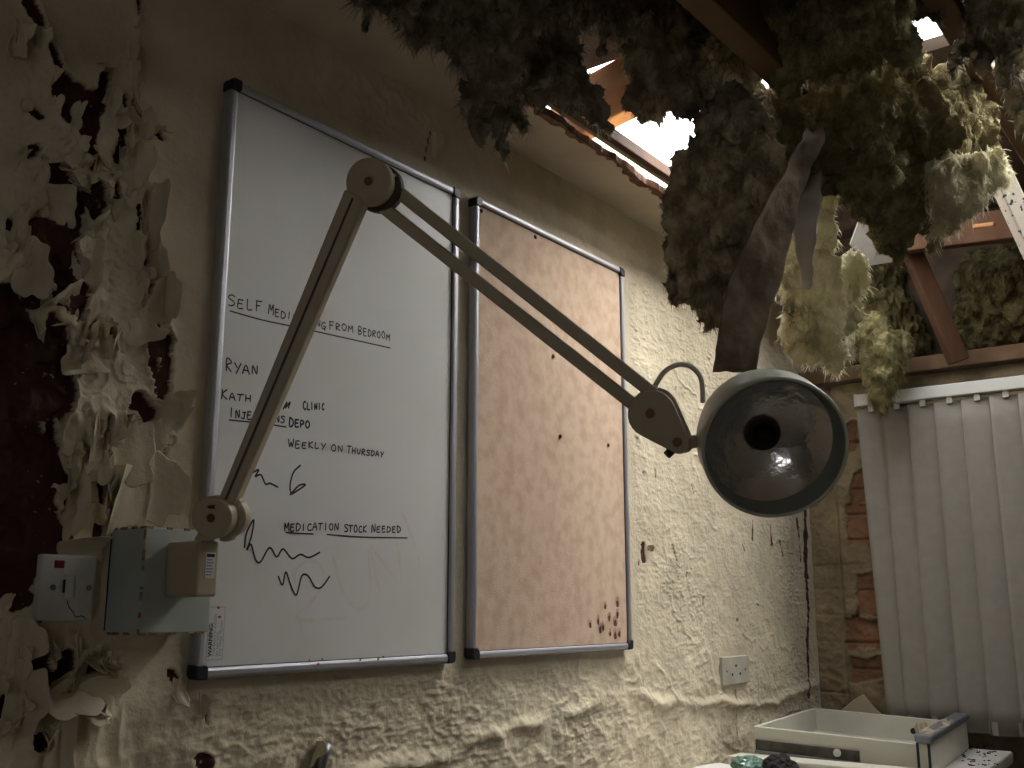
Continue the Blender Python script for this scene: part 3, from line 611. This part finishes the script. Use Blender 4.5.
def ribbon(m, pts, w_, x):
    """flat stroke through (y, z) points at height x off the wall, with rounded ends"""
    P = [V(p) for p in pts]; n = len(P)
    if n < 2: return
    L_, R_ = [], []
    for i in range(n):
        t = P[min(i+1, n-1)]-P[max(i-1, 0)]; t = t/(np.linalg.norm(t)+1e-9); nn = V([-t[1], t[0]]); k = w_/2
        L_.append(P[i]+nn*k); R_.append(P[i]-nn*k)
    t0 = nrm(P[0]-P[1])*w_*.4; t1 = nrm(P[-1]-P[-2])*w_*.4
    vs = []
    L_ = [P[0]+t0+(L_[0]-P[0])*.5]+L_+[P[-1]+t1+(L_[-1]-P[-1])*.5]; R_ = [P[0]+t0+(R_[0]-P[0])*.5]+R_+[P[-1]+t1+(R_[-1]-P[-1])*.5]
    for a, b in zip(L_, R_): vs += [(x, a[0], a[1]), (x, b[0], b[1])]
    m.add(vs, [(2*i, 2*i+1, 2*i+3, 2*i+2) for i in range(len(L_)-1)])
def handwrite(text, a, b, h, pen=.0021, seed=0, slant=.06, over=None):
    """text between the baseline points a and b on the board"""
    m = MB(); a, b = V(yz(*a, XP)), V(yz(*b, XP)); d = b-a; L = np.linalg.norm(d); u = d/L; n_ = V([-u[1], u[0]]); rs = random.Random(seed)
    adv = L/max(1, len(text)-.3)
    for i, ch in enumerate(text):
        if ch == ' ': continue
        hh = h*rs.uniform(.88, 1.12)*(1.25 if i == 0 else 1); o = a+u*adv*i+n_*rs.uniform(-.08, .08)*h; wl = adv*1.12
        for st in GL[ch]:
            pts = [o+u*(p[0]*wl+slant*p[1]*h+rs.uniform(-.04, .04)*wl)+n_*(p[1]*hh+rs.uniform(-.03, .03)*hh) for p in st]
            ribbon(m, smooth_pts(pts, 3), pen, XP+.0004)
    return make('marker_writing', m, MAT['ink'], wb, loc=None)
def scrawl(strokes, pen=.0024, material='ink', name='marker_scrawl', dx=.0004, k=6):
    m = MB()
    for q, s in enumerate(strokes): ribbon(m, smooth_pts([V(yz(px, py, XP)) for px, py in s], k), pen, XP+dx+.00003*q)
    return make(name, m, MAT[material], wb)
handwrite('SELF', (227.5,306), (261,312), .0145, seed=1); handwrite('MEDICATING', (268,314), (325,329), .0115, seed=2)
handwrite('FROM', (329,329), (352,332), .0105, seed=3); handwrite('BEDROOM', (358,334), (389,340), .0115, seed=4)
scrawl([[(230,311),(262,320),(300,328),(345,338),(390,348)]], .0022, name='marker_underline')
handwrite('RYAN', (225,371), (257,375), .0135, .0024, 5); handwrite('KATH', (221,399), (250,402), .010, .0023, 6)
scrawl([[(283,409),(287,402),(285,408),(290,402),(288,408)]], .0026); handwrite('CLINIC', (303,409), (324,410), .0105, .0026, 7)
handwrite('INJECTIONS', (229,417), (284,423), .0105, .0023, 8); scrawl([[(229,420),(258,423),(286,427)]], .0022, name='marker_underline'); handwrite('DEPO', (289,426), (309,427.5), .0105, .003, 9)
handwrite('WEEKLY', (288,447), (325,449), .0095, .0022, 10); handwrite('ON', (331,451), (342,452), .0085, .0022, 11); handwrite('THURSDAY', (347,453), (383,457), .009, .0022, 12)
c4 = lambda s: [(x/2.953+180, y/2.953+440) for x, y in s]
scrawl([c4([(213,97),(232,88),(222,108),(238,103),(252,130),(265,128),(288,139)])], .003)
scrawl([c4([(355,75),(335,95),(325,130),(328,158),(345,150),(370,132),(350,135),(325,162)])], .003)
scrawl([c4([(190,317),(196,275),(217,236),(210,285),(197,325),(209,308),(222,352),(237,360),(264,318),(285,345),(304,322),(330,350),(355,338),(380,347),(412,332)])], .003)
scrawl([c4([(290,403),(302,428),(312,390),(325,425),(343,458),(359,402),(378,402),(398,434),(418,434),(441,403)])], .003)
handwrite('MEDICATION', (284,531), (338,530), .0105, .0022, 13); handwrite('STOCK', (344,532), (366,532), .010, .0022, 14); handwrite('NEEDED', (371,532), (400,532), .0095, .0022, 15)
scrawl([[(286,532.5),(300,533.5),(313,534)], [(327,534.5),(360,537),(407,538)]], .0022, name='marker_underline')
gh = scrawl([c4([(335,385),(345,460),(352,540),(372,610)]), c4([(330,400),(360,365),(405,362),(425,410),(395,470),(345,530),(490,525)]), c4([(452,345),(475,430),(510,490),(545,495),(562,440),(555,330)]),
        c4([(560,310),(575,385),(590,450)]), c4([(562,310),(605,370),(650,420),(645,330),(630,265)]), c4([(655,215),(675,260),(692,312)]), c4([(703,345),(706,362),(708,385)])], .0062, 'ghost', 'wiped_writing', .0002)
gh['label'] = 'faint brown wiped-off letters'
# printed notice low on the board, reading upwards, and rust marks on the bottom rail
def printed(name, text, y, z, size, material, parent, x, rot90=True, bold=False):
    cu = bpy.data.curves.new('t', 'FONT'); cu.body = text; cu.size = size; cu.offset = size*.03 if bold else 0
    o = bpy.data.objects.new('t', cu); COL.objects.link(o); d = dg(); d.update()
    me = bpy.data.meshes.new_from_object(o.evaluated_get(d)); bpy.data.objects.remove(o)
    m = MB(); m.add([(x, y-v.co.y, z+v.co.x) if rot90 else (x, y+v.co.x, z+v.co.y) for v in me.vertices], [tuple(p.vertices) for p in me.polygons])
    return make(name, m, MAT[material], parent)
ny, nz = yz(206, 660, XP); ny1, nz1 = yz(225, 607, XP)
m = MB()
for s in ([(ny, nz), (ny1, nz)], [(ny1, nz), (ny1, nz1)], [(ny1, nz1), (ny, nz1)], [(ny, nz1), (ny, nz)]): ribbon(m, s, .0006, XP+.0004)
nb = make('notice_outline', m, MAT['print'], wb)
st = (ny1-ny)
printed('notice_text', 'WARNING:', ny+st*.30, nz+.004, .0088, 'ink', wb, XP+.0004, bold=True)
for k, t_ in enumerate(('This board is suitable', 'for use with', 'Dry Wipe Marker')): printed('notice_text', t_, ny+st*(.50+.20*k), nz+.004, .0066, 'print', wb, XP+.0004)
m = MB()
for px, py in ((309,660),(322,659),(360,660),(378,659),(383,657),(318,664),(401,656),(221,607.5),(222,617)):
    y_, z_ = yz(px, py, XB); r = random.uniform(.0015, .0035); m.add([(XB+.0006 if py > 640 else XP+.0005, y_+r*math.cos(t)*random.uniform(.6, 1.3), z_+r*.7*math.sin(t)) for t in np.linspace(0, 2*PI, 9)[:-1]], [tuple(range(8))])
rs_ = make('rust_mark', m, MAT['rust'], wb); rs_['kind'] = 'stuff'
# ---- pinboard: scorched spots and pins
m, mh = MB(), MB()
for (px, py) in ((590,625),(598,622),(600,630),(605,607),(609,618),(610,634),(615,623),(617,604),(617,615),(615,636),(619,634),(603,628)):
    y_, z_ = yz(px, py, XP); r = random.uniform(.0045, .0065)
    o1 = [random.uniform(.75, 1.2) for _ in range(12)]
    m.add([(XP+.0006, y_+r*.85*o1[k]*math.cos(2*PI*k/12), z_+r*1.25*o1[k]*math.sin(2*PI*k/12)) for k in range(12)], [tuple(range(12))])
    mh.add([(XP+.0003, y_+r*1.5*o1[k]*math.cos(2*PI*k/12), z_+r*(1.6+.9*(k < 6))*o1[k]*math.sin(2*PI*k/12)+r*.3) for k in range(12)], [tuple(range(12))])
o = make('scorch_mark', m, MAT['scorch'], pb); o['label'] = 'cluster of dark scorched spots'; o['kind'] = 'stuff'
make('scorch_smudge', mh, MAT['scorch_halo'], pb)['kind'] = 'stuff'
for k, (px, py, lab) in enumerate(((481,211,'dark red pin in the top left corner of the pinboard'), (535,237,'dark red pin just under the top rail of the pinboard'), (553,356,'dark pin in the middle of the pinboard, below the lamp arm'),
        (560,436,'dark pin left of the lamp joint on the pinboard'), (608,445,'dark pin near the right rail of the pinboard beside the lamp joint'), (617,604,None))):
    if not lab: continue
    y_, z_ = yz(px, py, XP); t = thing('drawing_pin', lab, 'pin', (XP, y_, z_), 'pins in the pinboard'); r = .0042
    make('head', MB().lathe([(.0008, .0002), (.001, r), (.0022, r), (.0036, r*.6), (.0040, .0002)], (XP, y_, z_), (1, 0, 0), 14), MAT['pin'], t, smooth=True)
    make('point', MB().tube([(XP+.001, y_, z_), (XP-.004, y_, z_)], .0006, 6), MAT['handle'], t)

# ================================================================ switch, box, socket on the wall
pa, pbm = onwall(36, 621, .010), onwall(97, 556, .010)
t = thing('fused_switch', 'white plastic switch plate with a red lens, left of the grey box', 'switch', (0, (pa[1]+pbm[1])/2, pa[2]))
y0, z0, y1, z1 = pa[1], pa[2], pbm[1], pbm[2]; hy, hz = y1-y0, z1-z0
make('plate', MB().aabb((-.002, y0, z0), (.012, y1, z1)), MAT['white_plastic'], t, bevel=.003)
def onplate(u, v, s, h_): return MB().aabb((.0115, y0+(u-s[0]/2)*hy, z0+(v-s[1]/2)*hz), (.012+h_, y0+(u+s[0]/2)*hy, z0+(v+s[1]/2)*hz))
make('indicator', onplate(.30, .85, (.18, .12), .0015), MAT['red_lens'], t, bevel=.001)
make('fuse_carrier', onplate(.50, .52, (.16, .36), .003), MAT['white_plastic'], t, bevel=.001)
make('rocker', onplate(.70, .50, (.16, .34), .004), MAT['white_plastic'], t, bevel=.001)
make('slot', onplate(.405, .52, (.02, .2), .0034), MAT['socket_dark'], t)
for u in (.22, .88): make('screw', MB().disc((.0124, y0+u*hy, z0+.5*hz), (1, 0, 0), .0034, .002, 16), MAT['handle'], t)
m = MB(); ribbon(m, smooth_pts([(y0+u*hy, z0+v*hz) for u, v in ((.50,.30),(.53,.22),(.62,.13),(.68,.05),(.78,.07),(.86,.03))], 4), .0012, .0123); make('crack', m, MAT['socket_dark'], t)

BX = .073
t = thing('metal_box', 'grey-green painted metal wall box with rusty edges beneath the lamp arm', 'box', (BX/2, .82, 1.267))
make('housing', MB().aabb((-.003, .770, 1.267), (BX, .873, 1.395)), MAT['greybox'], t, bevel=.002)
m = MB(); rs = random.Random(3)
for (a, b) in (((BX, .770, 1.267), (BX, .770, 1.395)), ((BX, .770, 1.267), (BX, .873, 1.267)), ((0.01, .770, 1.267), (BX, .770, 1.267)), ((BX, .770, 1.395), (BX, .873, 1.395)), ((.01, .770, 1.395), (BX, .770, 1.395))):
    a, b = V(a), V(b); L = np.linalg.norm(b-a); x = 0
    while x < L-.004:
        l = min(rs.uniform(.003, .014), L-x); p, q_ = a+(b-a)*x/L, a+(b-a)*(x+l)/L; m.bar(p, q_, .0026, .0026, (1, .3, .2)); x += l+rs.uniform(.002, .022)
make('rusty_edge', m, MAT['boxrust'], t)['kind'] = 'stuff'
make('cover_seam', MB().aabb((.002, .7690, 1.27), (.0035, .7702, 1.39)), MAT['socket_dark'], t)

sa, sb_ = onwall(722, 686, .006), onwall(747, 655, .006)
t = thing('wall_socket', 'small square white socket plate low on the wall near the corner', 'socket', (0, (sa[1]+sb_[1])/2, sa[2]))
make('plate', MB().aabb((-.002, sa[1], sa[2]), (.010, sb_[1], sb_[2])), MAT['aged_plastic'], t, bevel=.002)
for u, v in ((.15, .5), (.85, .5)): make('screw', MB().disc((.0103, sa[1]+u*(sb_[1]-sa[1]), sa[2]+v*(sb_[2]-sa[2])), (1, 0, 0), .003, .002, 12), MAT['handle'], t)
for u, v in ((.35, .36), (.65, .36), (.5, .66)): make('pin_hole', MB().aabb((.009, sa[1]+u*(sb_[1]-sa[1])-.004, sa[2]+v*(sb_[2]-sa[2])-.003), (.0104, sa[1]+u*(sb_[1]-sa[1])+.004, sa[2]+v*(sb_[2]-sa[2])+.003)), MAT['socket_dark'], t)

# ================================================================ examination lamp
D0, D1, D2 = 1.275, 1.34, 1.31
base_p, elb_p, head_p = at(215, 517, D0), at(370.5, 182.5, D1), at(652, 413, D2)
los = nrm((base_p+elb_p+head_p)/3-CAM)
NL = nrm(-los-.30*RT+.02*UP)                                # the flat of the linkage
lamp = thing('examination_lamp', 'beige wall-mounted examination lamp with jointed arm and round grey-green metal shade', 'lamp', (BX, .817, 1.311))
blk = make('mounting_block', MB().aabb((BX-.001, .803, 1.311), (.136, .833, 1.378)), MAT['lamp'], lamp, bevel=.003)
st_ = make('sticker', MB().aabb((.1355, .8135, 1.333), (.1366, .8275, 1.364)), MAT['sticker'], blk); st_['label'] = 'white printed sticker'
for k in range(6): make('sticker_print', MB().aabb((.1362, .815, 1.3365+k*.0036), (.13685, .815+.011*(.7+.3*((k*37) % 5)/5), 1.3378+k*.0036)), MAT['print'], st_)
make('sticker_print', MB().aabb((.1362, .8145, 1.3585), (.13685, .8265, 1.3625)), MAT['black_plastic'], st_, bevel=.001)
make('pivot_stem', MB().tube([(.120, .819, 1.376), base_p-NL*.012], .011, 16), MAT['lamp'], lamp, smooth=False)
bj = make('lower_joint', MB().disc(base_p, NL, .0262, .020), MAT['lamp'], lamp)
make('back_plate', MB().disc(base_p-NL*.019+nrm(at(235,520,D0)-base_p)*.008, NL, .0262, .016), MAT['lamp'], bj)
make('screw', MB().disc(base_p+NL*.0102, NL, .0052, .003, 20), MAT['screw'], bj)
def face_pt(c, u, v): return c+RT*u+UP*v
pr = MB(); lab_c = base_p+NL*.0107+UP*.0135+RT*.0025
pr.prism([lab_c+RT*.0068*math.cos(a)+UP*.0024*math.sin(a) for a in np.linspace(0, 2*PI, 17)[:-1]], NL, .0006); make('name_plate', pr, MAT['black_plastic'], bj)
# lower arm: tapered channel
def px_prism(pts, d0d, h_, off=0.):
    return MB().prism([at(px, py, d)+NL*off for (px, py), d in zip(pts, d0d)], NL, h_)
da, db = D0+.006, D1+.004
arm = make('lower_arm', px_prism([(222,497),(237,505),(369,200),(347,190)], [da, da, db, db], .020), MAT['lamp'], lamp, bevel=.003)
make('arm_slot', px_prism([(229,498),(230.8,498.8),(356.8,200),(355,199.2)], [da, da, db, db], .0026, .0106), MAT['lamp_dark'], arm)
lug = make('lower_lug', px_prism([(221,515),(238,494),(243,500),(240,530),(232,541),(222,541)], [D0+.012]*6, .016), MAT['lamp'], lamp, bevel=.003)
# elbow
ej = make('elbow_joint', MB().disc(elb_p, NL, .0308, .016), MAT['lamp'], lamp)
make('rear_disc', MB().disc(elb_p-NL*.017+.006*RT-.005*UP, NL, .0318, .016), MAT['lamp_dark'], ej)
make('screw', MB().disc(elb_p+NL*.0082, NL, .0055, .003, 20), MAT['screw'], ej)
make('lug', px_prism([(386,172),(397,178),(404,196),(396,206),(384,200)], [D1+.016]*5, .018), MAT['lamp'], ej, bevel=.003)
make('rivet', MB().disc(at(394.5, 175.5, D1+.004), NL, .0022, .004, 14), MAT['alu'], ej)
# twin parallel rods
for (a, b, wd) in (((396,190),(654,394),.0165), ((384,208),(638,408),.0160)):
    make('upper_arm_rod', MB().bar(at(*a, D1+.016), at(*b, D2+.010), wd, .016, np.cross(NL, at(*b, D2)-at(*a, D1))), MAT['lamp'], lamp, bevel=.002)
# head joint: teardrop plates
def teardrop(c0, r0, c1, r1, n=16):
    c0, c1 = V(c0), V(c1); d = c1-c0; L = np.linalg.norm(d); th = math.atan2(d[1], d[0]); be = math.acos((r0-r1)/L); pts = []
    for k in range(n+1): a = th+be+(2*PI-2*be)*k/n; pts.append(c0+r0*V([math.cos(a), math.sin(a)]))
    for k in range(n+1): a = th-be+2*be*k/n; pts.append(c1+r1*V([math.cos(a), math.sin(a)]))
    return pts
hj = make('head_joint', px_prism(teardrop((652,414), 24, (680,444), 10), [D2]*40, .012), MAT['lamp'], lamp, bevel=.0015)
make('rear_plate', px_prism(teardrop((655,411), 24, (684,443), 10), [D2+.022]*40, .012), MAT['lamp'], hj, bevel=.0015)
for px, py in ((650.5,413.5),(677.5,442)): make('screw', MB().disc(at(px, py, D2)+NL*.0064, NL, .0058, .003, 20), MAT['screw'], hj)
make('spacer', MB().disc(at(660,418,D2+.011), NL, .017, .014), MAT['lamp_dark'], hj)
kn = make('locking_knob', MB().tube([at(675,447,D2+.010), at(667,455,D2+.006)], .0055, 12), MAT['black_plastic'], lamp)
make('swivel_arm', MB().bar(at(678,444,D2+.012), at(706,440,D2+.03), .016, .012, UP), MAT['lamp'], lamp, bevel=.002)
cb = [(655,386,D2+.016),(661,376,D2+.02),(668,369,D2+.022),(679,364.5,D2+.025),(690,366,D2+.03),(698,373,D2+.035),(702,383,D2+.04),(703,402,D2+.05)]
make('cable', MB().tube(smooth_pts([at(*c) for c in cb], 5), .0034, 10), MAT['cable'], lamp, smooth=True)
# shade
sc = at(770, 442, D2); sl = nrm(sc-CAM); sr = nrm(np.cross(sl, (0, 0, 1))); sd_ = np.cross(sl, sr)      # sr right, sd_ down as seen
TL = math.radians(20); AX = nrm(-sl*math.cos(TL)+math.sin(TL)*(.58*sr+.81*sd_))
k_ = D2/F; R0 = 71.0*k_
back_c = sc-AX*.022
prof = [(.050, R0*.965), (.050, R0*1.0), (.044, R0*1.005), (.0, R0*1.0), (-.004, R0*.985), (-.030, R0*.93), (-.052, R0*.80), (-.060, R0*.74), (-.085, R0*.70), (-.094, R0*.62), (-.097, .0005)]
sh = make('shade', MB().lathe(prof, back_c, AX, 72), MAT['shade'], lamp, smooth=True)
make('shade_lining', MB().lathe([(.0499, R0*.966), (.020, R0*.955), (.014, R0*.90)], back_c, AX, 72), MAT['shade_in'], sh, smooth=True)
rp = [(.014-.036*(1-((x/.90)**2)), R0*x) for x in (.90, .86, .78, .68, .56, .44, .32, .25)]
rf_ = make('reflector', MB().lathe(rp, back_c, AX, 72), MAT['chrome'], lamp, smooth=True)
bm_ = rp[-1]
lh = make('lamp_holder', MB().lathe([(bm_[0]+.006, R0*.17), (bm_[0]+.006, R0*.235), (bm_[0]-.001, R0*.26), (bm_[0]-.03, R0*.24), (bm_[0]-.03, .0005), (bm_[0]-.02, R0*.16)], back_c, AX, 36), MAT['socket_dark'], lamp, smooth=True)
make('rim_bead', MB().lathe([(.050+.0022*math.sin(a), R0*.985+.0022*math.cos(a)) for a in np.linspace(0, 2*PI, 9)[:-1]], back_c, AX, 72, close=True), MAT['shade'], sh, smooth=True)
vent_c = back_c-AX*.072
for k in range(10):
    a = 2*PI*k/10; e1 = nrm(np.cross(AX, (0, 0, 1))); e2 = np.cross(AX, e1); rd = e1*math.cos(a)+e2*math.sin(a)
    make('vent', MB().box(vent_c+rd*R0*.725, AX*.008, np.cross(AX, rd)*.010, rd*.0008), MAT['socket_dark'], sh)

# ================================================================ vertical blind
BY = 3.115
hl, hr = onback(856, 402, BY-.02), onback(1024, 384, BY-.02)
bl = thing('vertical_blind', 'off-white vertical fabric blind hanging from a white headrail on the back wall', 'blind', (.65, BY, .95))
rail_z = hl[2]
make('headrail', MB().aabb((hl[0], BY-.022, rail_z-.014), (1.30, BY+.022, rail_z+.022)), MAT['rail'], bl, bevel=.003)
make('end_cap', MB().aabb((hl[0]-.006, BY-.024, rail_z-.016), (hl[0]+.004, BY+.024, rail_z+.024)), MAT['white_plastic'], bl, bevel=.003)
for a in (.3, 1.2): make('bracket', MB().aabb((a, BY+.018, rail_z+.0), (a+.03, BACK+.02, rail_z+.02)), MAT['handle'], bl)
slat0 = None
for k in range(14):
    xk = hl[0]+.040+k*.0745; rs = random.Random(k); ang = math.radians(13+rs.uniform(-2, 3)); ztop, zbot = rail_z-.026, .965+rs.uniform(-.004, .004)
    m = MB(); n = 9; nz_ = 14; vs = []; sk = .030 if k == 0 else (.006*rs.uniform(-1, 1))
    for j in range(nz_):
        z = ztop+(zbot-ztop)*j/(nz_-1)
        for i in range(n):
            s = (i/(n-1)-.5)*.089; vs.append((xk+s*math.cos(ang)+sk*j/nz_, BY+s*math.sin(ang)+.003*math.cos(s/.089*PI)*-1, z))
    m.add(vs, [(j*n+i, j*n+i+1, (j+1)*n+i+1, (j+1)*n+i) for j in range(nz_-1) for i in range(n-1)])
    s_ = make('slat', m, MAT['slat'], bl, smooth=True); sd = s_.modifiers.new('solid', 'SOLIDIFY'); sd.thickness = .0012; sd.offset = 0
    make('hanger', MB().aabb((xk-.008, BY-.012, ztop-.006), (xk+.008, BY-.004, rail_z-.012)), MAT['white_plastic'], s_)
    make('weight_pocket', MB().bar((xk-.040*math.cos(ang)+sk, BY-.040*math.sin(ang)-.001, zbot+.018), (xk+.040*math.cos(ang)+sk, BY+.040*math.sin(ang)-.001, zbot+.018), .034, .003, (0, 0, 1)), MAT['slat'], s_)

# ================================================================ cabinet, drawer and the litter on it
WT = .925
t = thing('base_cabinet', 'low white cabinet with a littered worktop in the corner under the drawer', 'cabinet', (.28, 2.55, 0))
make('worktop', MB().prism([(.034, 1.95, WT-.016), (.60, 1.98, WT-.016), (.545, 3.115, WT-.016), (.034, 3.115, WT-.016)], (0, 0, 1), .032), MAT['worktop'], t, bevel=.006)
make('carcass', MB().aabb((.04, 2.0, .0), (.50, 3.08, WT-.033)), MAT['drawer'], t)
for k in range(2):
    d_ = make('door', MB().aabb((.501, 2.02+k*.53, .10), (.519, 2.54+k*.53, WT-.05)), MAT['drawer'], t, bevel=.003)
    make('handle', MB().aabb((.519, 2.46+k*.12, .70), (.535, 2.475+k*.12, .80)), MAT['handle'], d_, bevel=.002)
# loose drawer
ZR = 1.012; A_ = onwall(753, 726, .07); 
def onz(px, py, z): d = (px-512)/F*RT - (py-384)/F*UP + FW; return CAM+(z-CAM[2])/d[2]*d
Pl, Pr, Pb = onz(753, 726, ZR), onz(906, 744, ZR), onz(813, 707, ZR)
ex_ = nrm([.998, .06, -.042]); ey_ = nrm([-.10, .998, 0]); LX = .385; LY_ = .55; zb_ = WT+.018
dr = thing('drawer', 'loose cream metal drawer with a grey handle strip lying on the worktop', 'drawer', tuple((Pl+ex_*LX/2+ey_*LY_/2)[:2])+(zb_,))
def dbox(u0, u1, v0, v1, z0, z1):
    return MB().box(Pl*V([1, 1, 0])+ex_*(u0+u1)/2+ey_*(v0+v1)/2+V([0, 0, (z0+z1)/2]), ex_*(u1-u0)/2, ey_*(v1-v0)/2, V([0, 0, (z1-z0)/2]))
T = .010
if True: pass
make('side_panel', dbox(0, LX, 0, T, zb_+.006, ZR), MAT['drawer'], dr, bevel=.002)
make('side_panel', dbox(0, LX, LY_-T, LY_, zb_+.006, ZR), MAT['drawer'], dr, bevel=.002)
make('rear_panel', dbox(0, T, T, LY_-T, zb_+.006, ZR), MAT['drawer'], dr, bevel=.002)
make('base_panel', dbox(.002, LX-.002, .002, LY_-.002, zb_, zb_+.008), MAT['drawer'], dr)
fp = make('front_panel', dbox(LX, LX+.028, -.012, LY_+.012, zb_-.0, ZR+.004), MAT['drawer'], dr, bevel=.003)
for a in (LX-.001, LX+.023): make('edge_strip', dbox(a, a+.006, -.0135, -.011, zb_, ZR+.004), MAT['black_plastic'], fp)
hs = make('handle_strip', dbox(LX-.004, LX+.034, -.016, LY_+.02, ZR+.004, ZR+.022), MAT['handle'], dr, bevel=.005)
m = MB(); rs = random.Random(5)
for k in range(26):
    c = Pl*V([1, 1, 0])+ex_*(LX+rs.uniform(0, .03))+ey_*rs.uniform(0, .35)+V([0, 0, ZR+.023]); s = rs.uniform(.002, .007)
    m.box(c, V([s, s*.3, s*.2]), V([-s*.3, s*rs.uniform(.4, 1), 0]), V([0, s*.2, s*.4]))
for k in range(3):
    c = Pl*V([1, 1, 0])+ex_*(LX-.004)+ey_*(.02+.06*k)+V([0, 0, ZR+.016]); m.prism([c, c+ex_*.008, c+ex_*.003+V([0, 0, .030-.006*k]), c-ex_*.004+V([0, 0, .018])], ey_, .004)
make('plaster_crumb', m, MAT['plaster_bit'], dr)['kind'] = 'stuff'
rn = make('runner', dbox(.006, LX*.66, -.006, 0, zb_+.014, ZR-.030), MAT['drawer_dark'], dr, bevel=.001)
make('roller', MB().disc(Pl*V([1, 1, 0])+ex_*LX*.53-ey_*.006+V([0, 0, zb_+.030]), ey_, .009, .005, 20), MAT['white_plastic'], rn)
make('rail_lip', dbox(.006, LX*.66, -.012, -.006, zb_+.010, zb_+.015), MAT['handle'], rn)
make('screw', MB().disc(Pl*V([1, 1, 0])+ex_*LX*.72+ey_*(LY_-T-.001)+V([0, 0, ZR-.035]), ey_, .008, .004, 16), MAT['socket_dark'], dr)
# board under it, litter
tag(make('loose_board', MB().prism([(.05, 2.43, WT+.0125), (.50, 2.42, WT+.0125), (.50, 2.50, WT+.0125), (.05, 2.50, WT+.0125)], (0, 0, 1), .022), MAT['drawer'], bevel=.003), 'cream loose board lying on the worktop in front of the drawer', 'board')
def crumple(name, c, sx, sy, sz, material, label, cat, seed, amp=.35):
    bm = bmesh.new(); bmesh.ops.create_icosphere(bm, subdivisions=4, radius=1)
    P = np.array([v.co[:] for v in bm.verts]); n_ = ridge(P*1.6, 4, seed)*amp+fbm(P*4, 3, seed+3)*amp*.5
    P = P*(1+n_)[:, None]; P[:, 2] = np.maximum(P[:, 2], -.45); P = P*V([sx, sy, sz]); P[:, 2] -= P[:, 2].min()
    for v, p in zip(bm.verts, P): v.co = p
    me = bpy.data.meshes.new(name); bm.to_mesh(me); bm.free(); me.materials.append(MAT[material])
    o = bpy.data.objects.new(name, me); COL.objects.link(o); o.location = c; return tag(o, label, cat)
p = onz(757, 768, WT); crumple('plastic_bag', (p[0], p[1]-.05, WT+.001), .032, .04, .020, 'green_plastic', 'crumpled green plastic bag at the bottom edge beside the wall', 'bag', 700)
p = onz(786, 770, WT); crumple('dark_cloth', (p[0]+.012, p[1]-.06, WT+.001), .034, .036, .026, 'dark_cloth', 'crumpled dark cloth in front of the drawer', 'cloth', 710)
p = onz(716, 768, WT)
sp = tag(make('paper_scrap', MB().prism([(p[0]-.05, p[1]-.05, WT+.002), (p[0]+.04, p[1]-.09, WT+.002), (p[0]+.06, p[1]+.03, WT+.002), (p[0]-.02, p[1]+.06, WT+.002)], (0, 0, 1), .003), MAT['scrap']), 'white paper scrap on the worktop at the bottom edge against the wall', 'paper')
c_ = onback(860, 712, 3.155)
tag(make('plaster_fragment', MB().prism([c_+V(q_) for q_ in ((-.07, 0, -.01), (.07, 0, -.012), (.045, 0, .012), (.012, 0, .050), (-.02, 0, .030))], (0, 1, .15), .014), MAT['plaster_bit'], bevel=.002), 'triangular chip of fallen plaster leaning in the corner behind the drawer', 'plaster')
m = MB(); rs = random.Random(9)
for k in range(70):
    p = onz(rs.uniform(962, 1000), rs.uniform(744, 766), WT)+V([0, 0, .0012]); s = rs.uniform(.0015, .006); a = rs.uniform(0, 3)
    m.box(p, V([s*math.cos(a), s*math.sin(a), 0]), V([-s*.3*math.sin(a), s*.3*math.cos(a), 0]), V([0, 0, .001]))
dbs = tag(make('dark_crumb', m, MAT['debris']), 'dark crumbs scattered on the worktop right of the drawer', 'debris', kind='stuff')
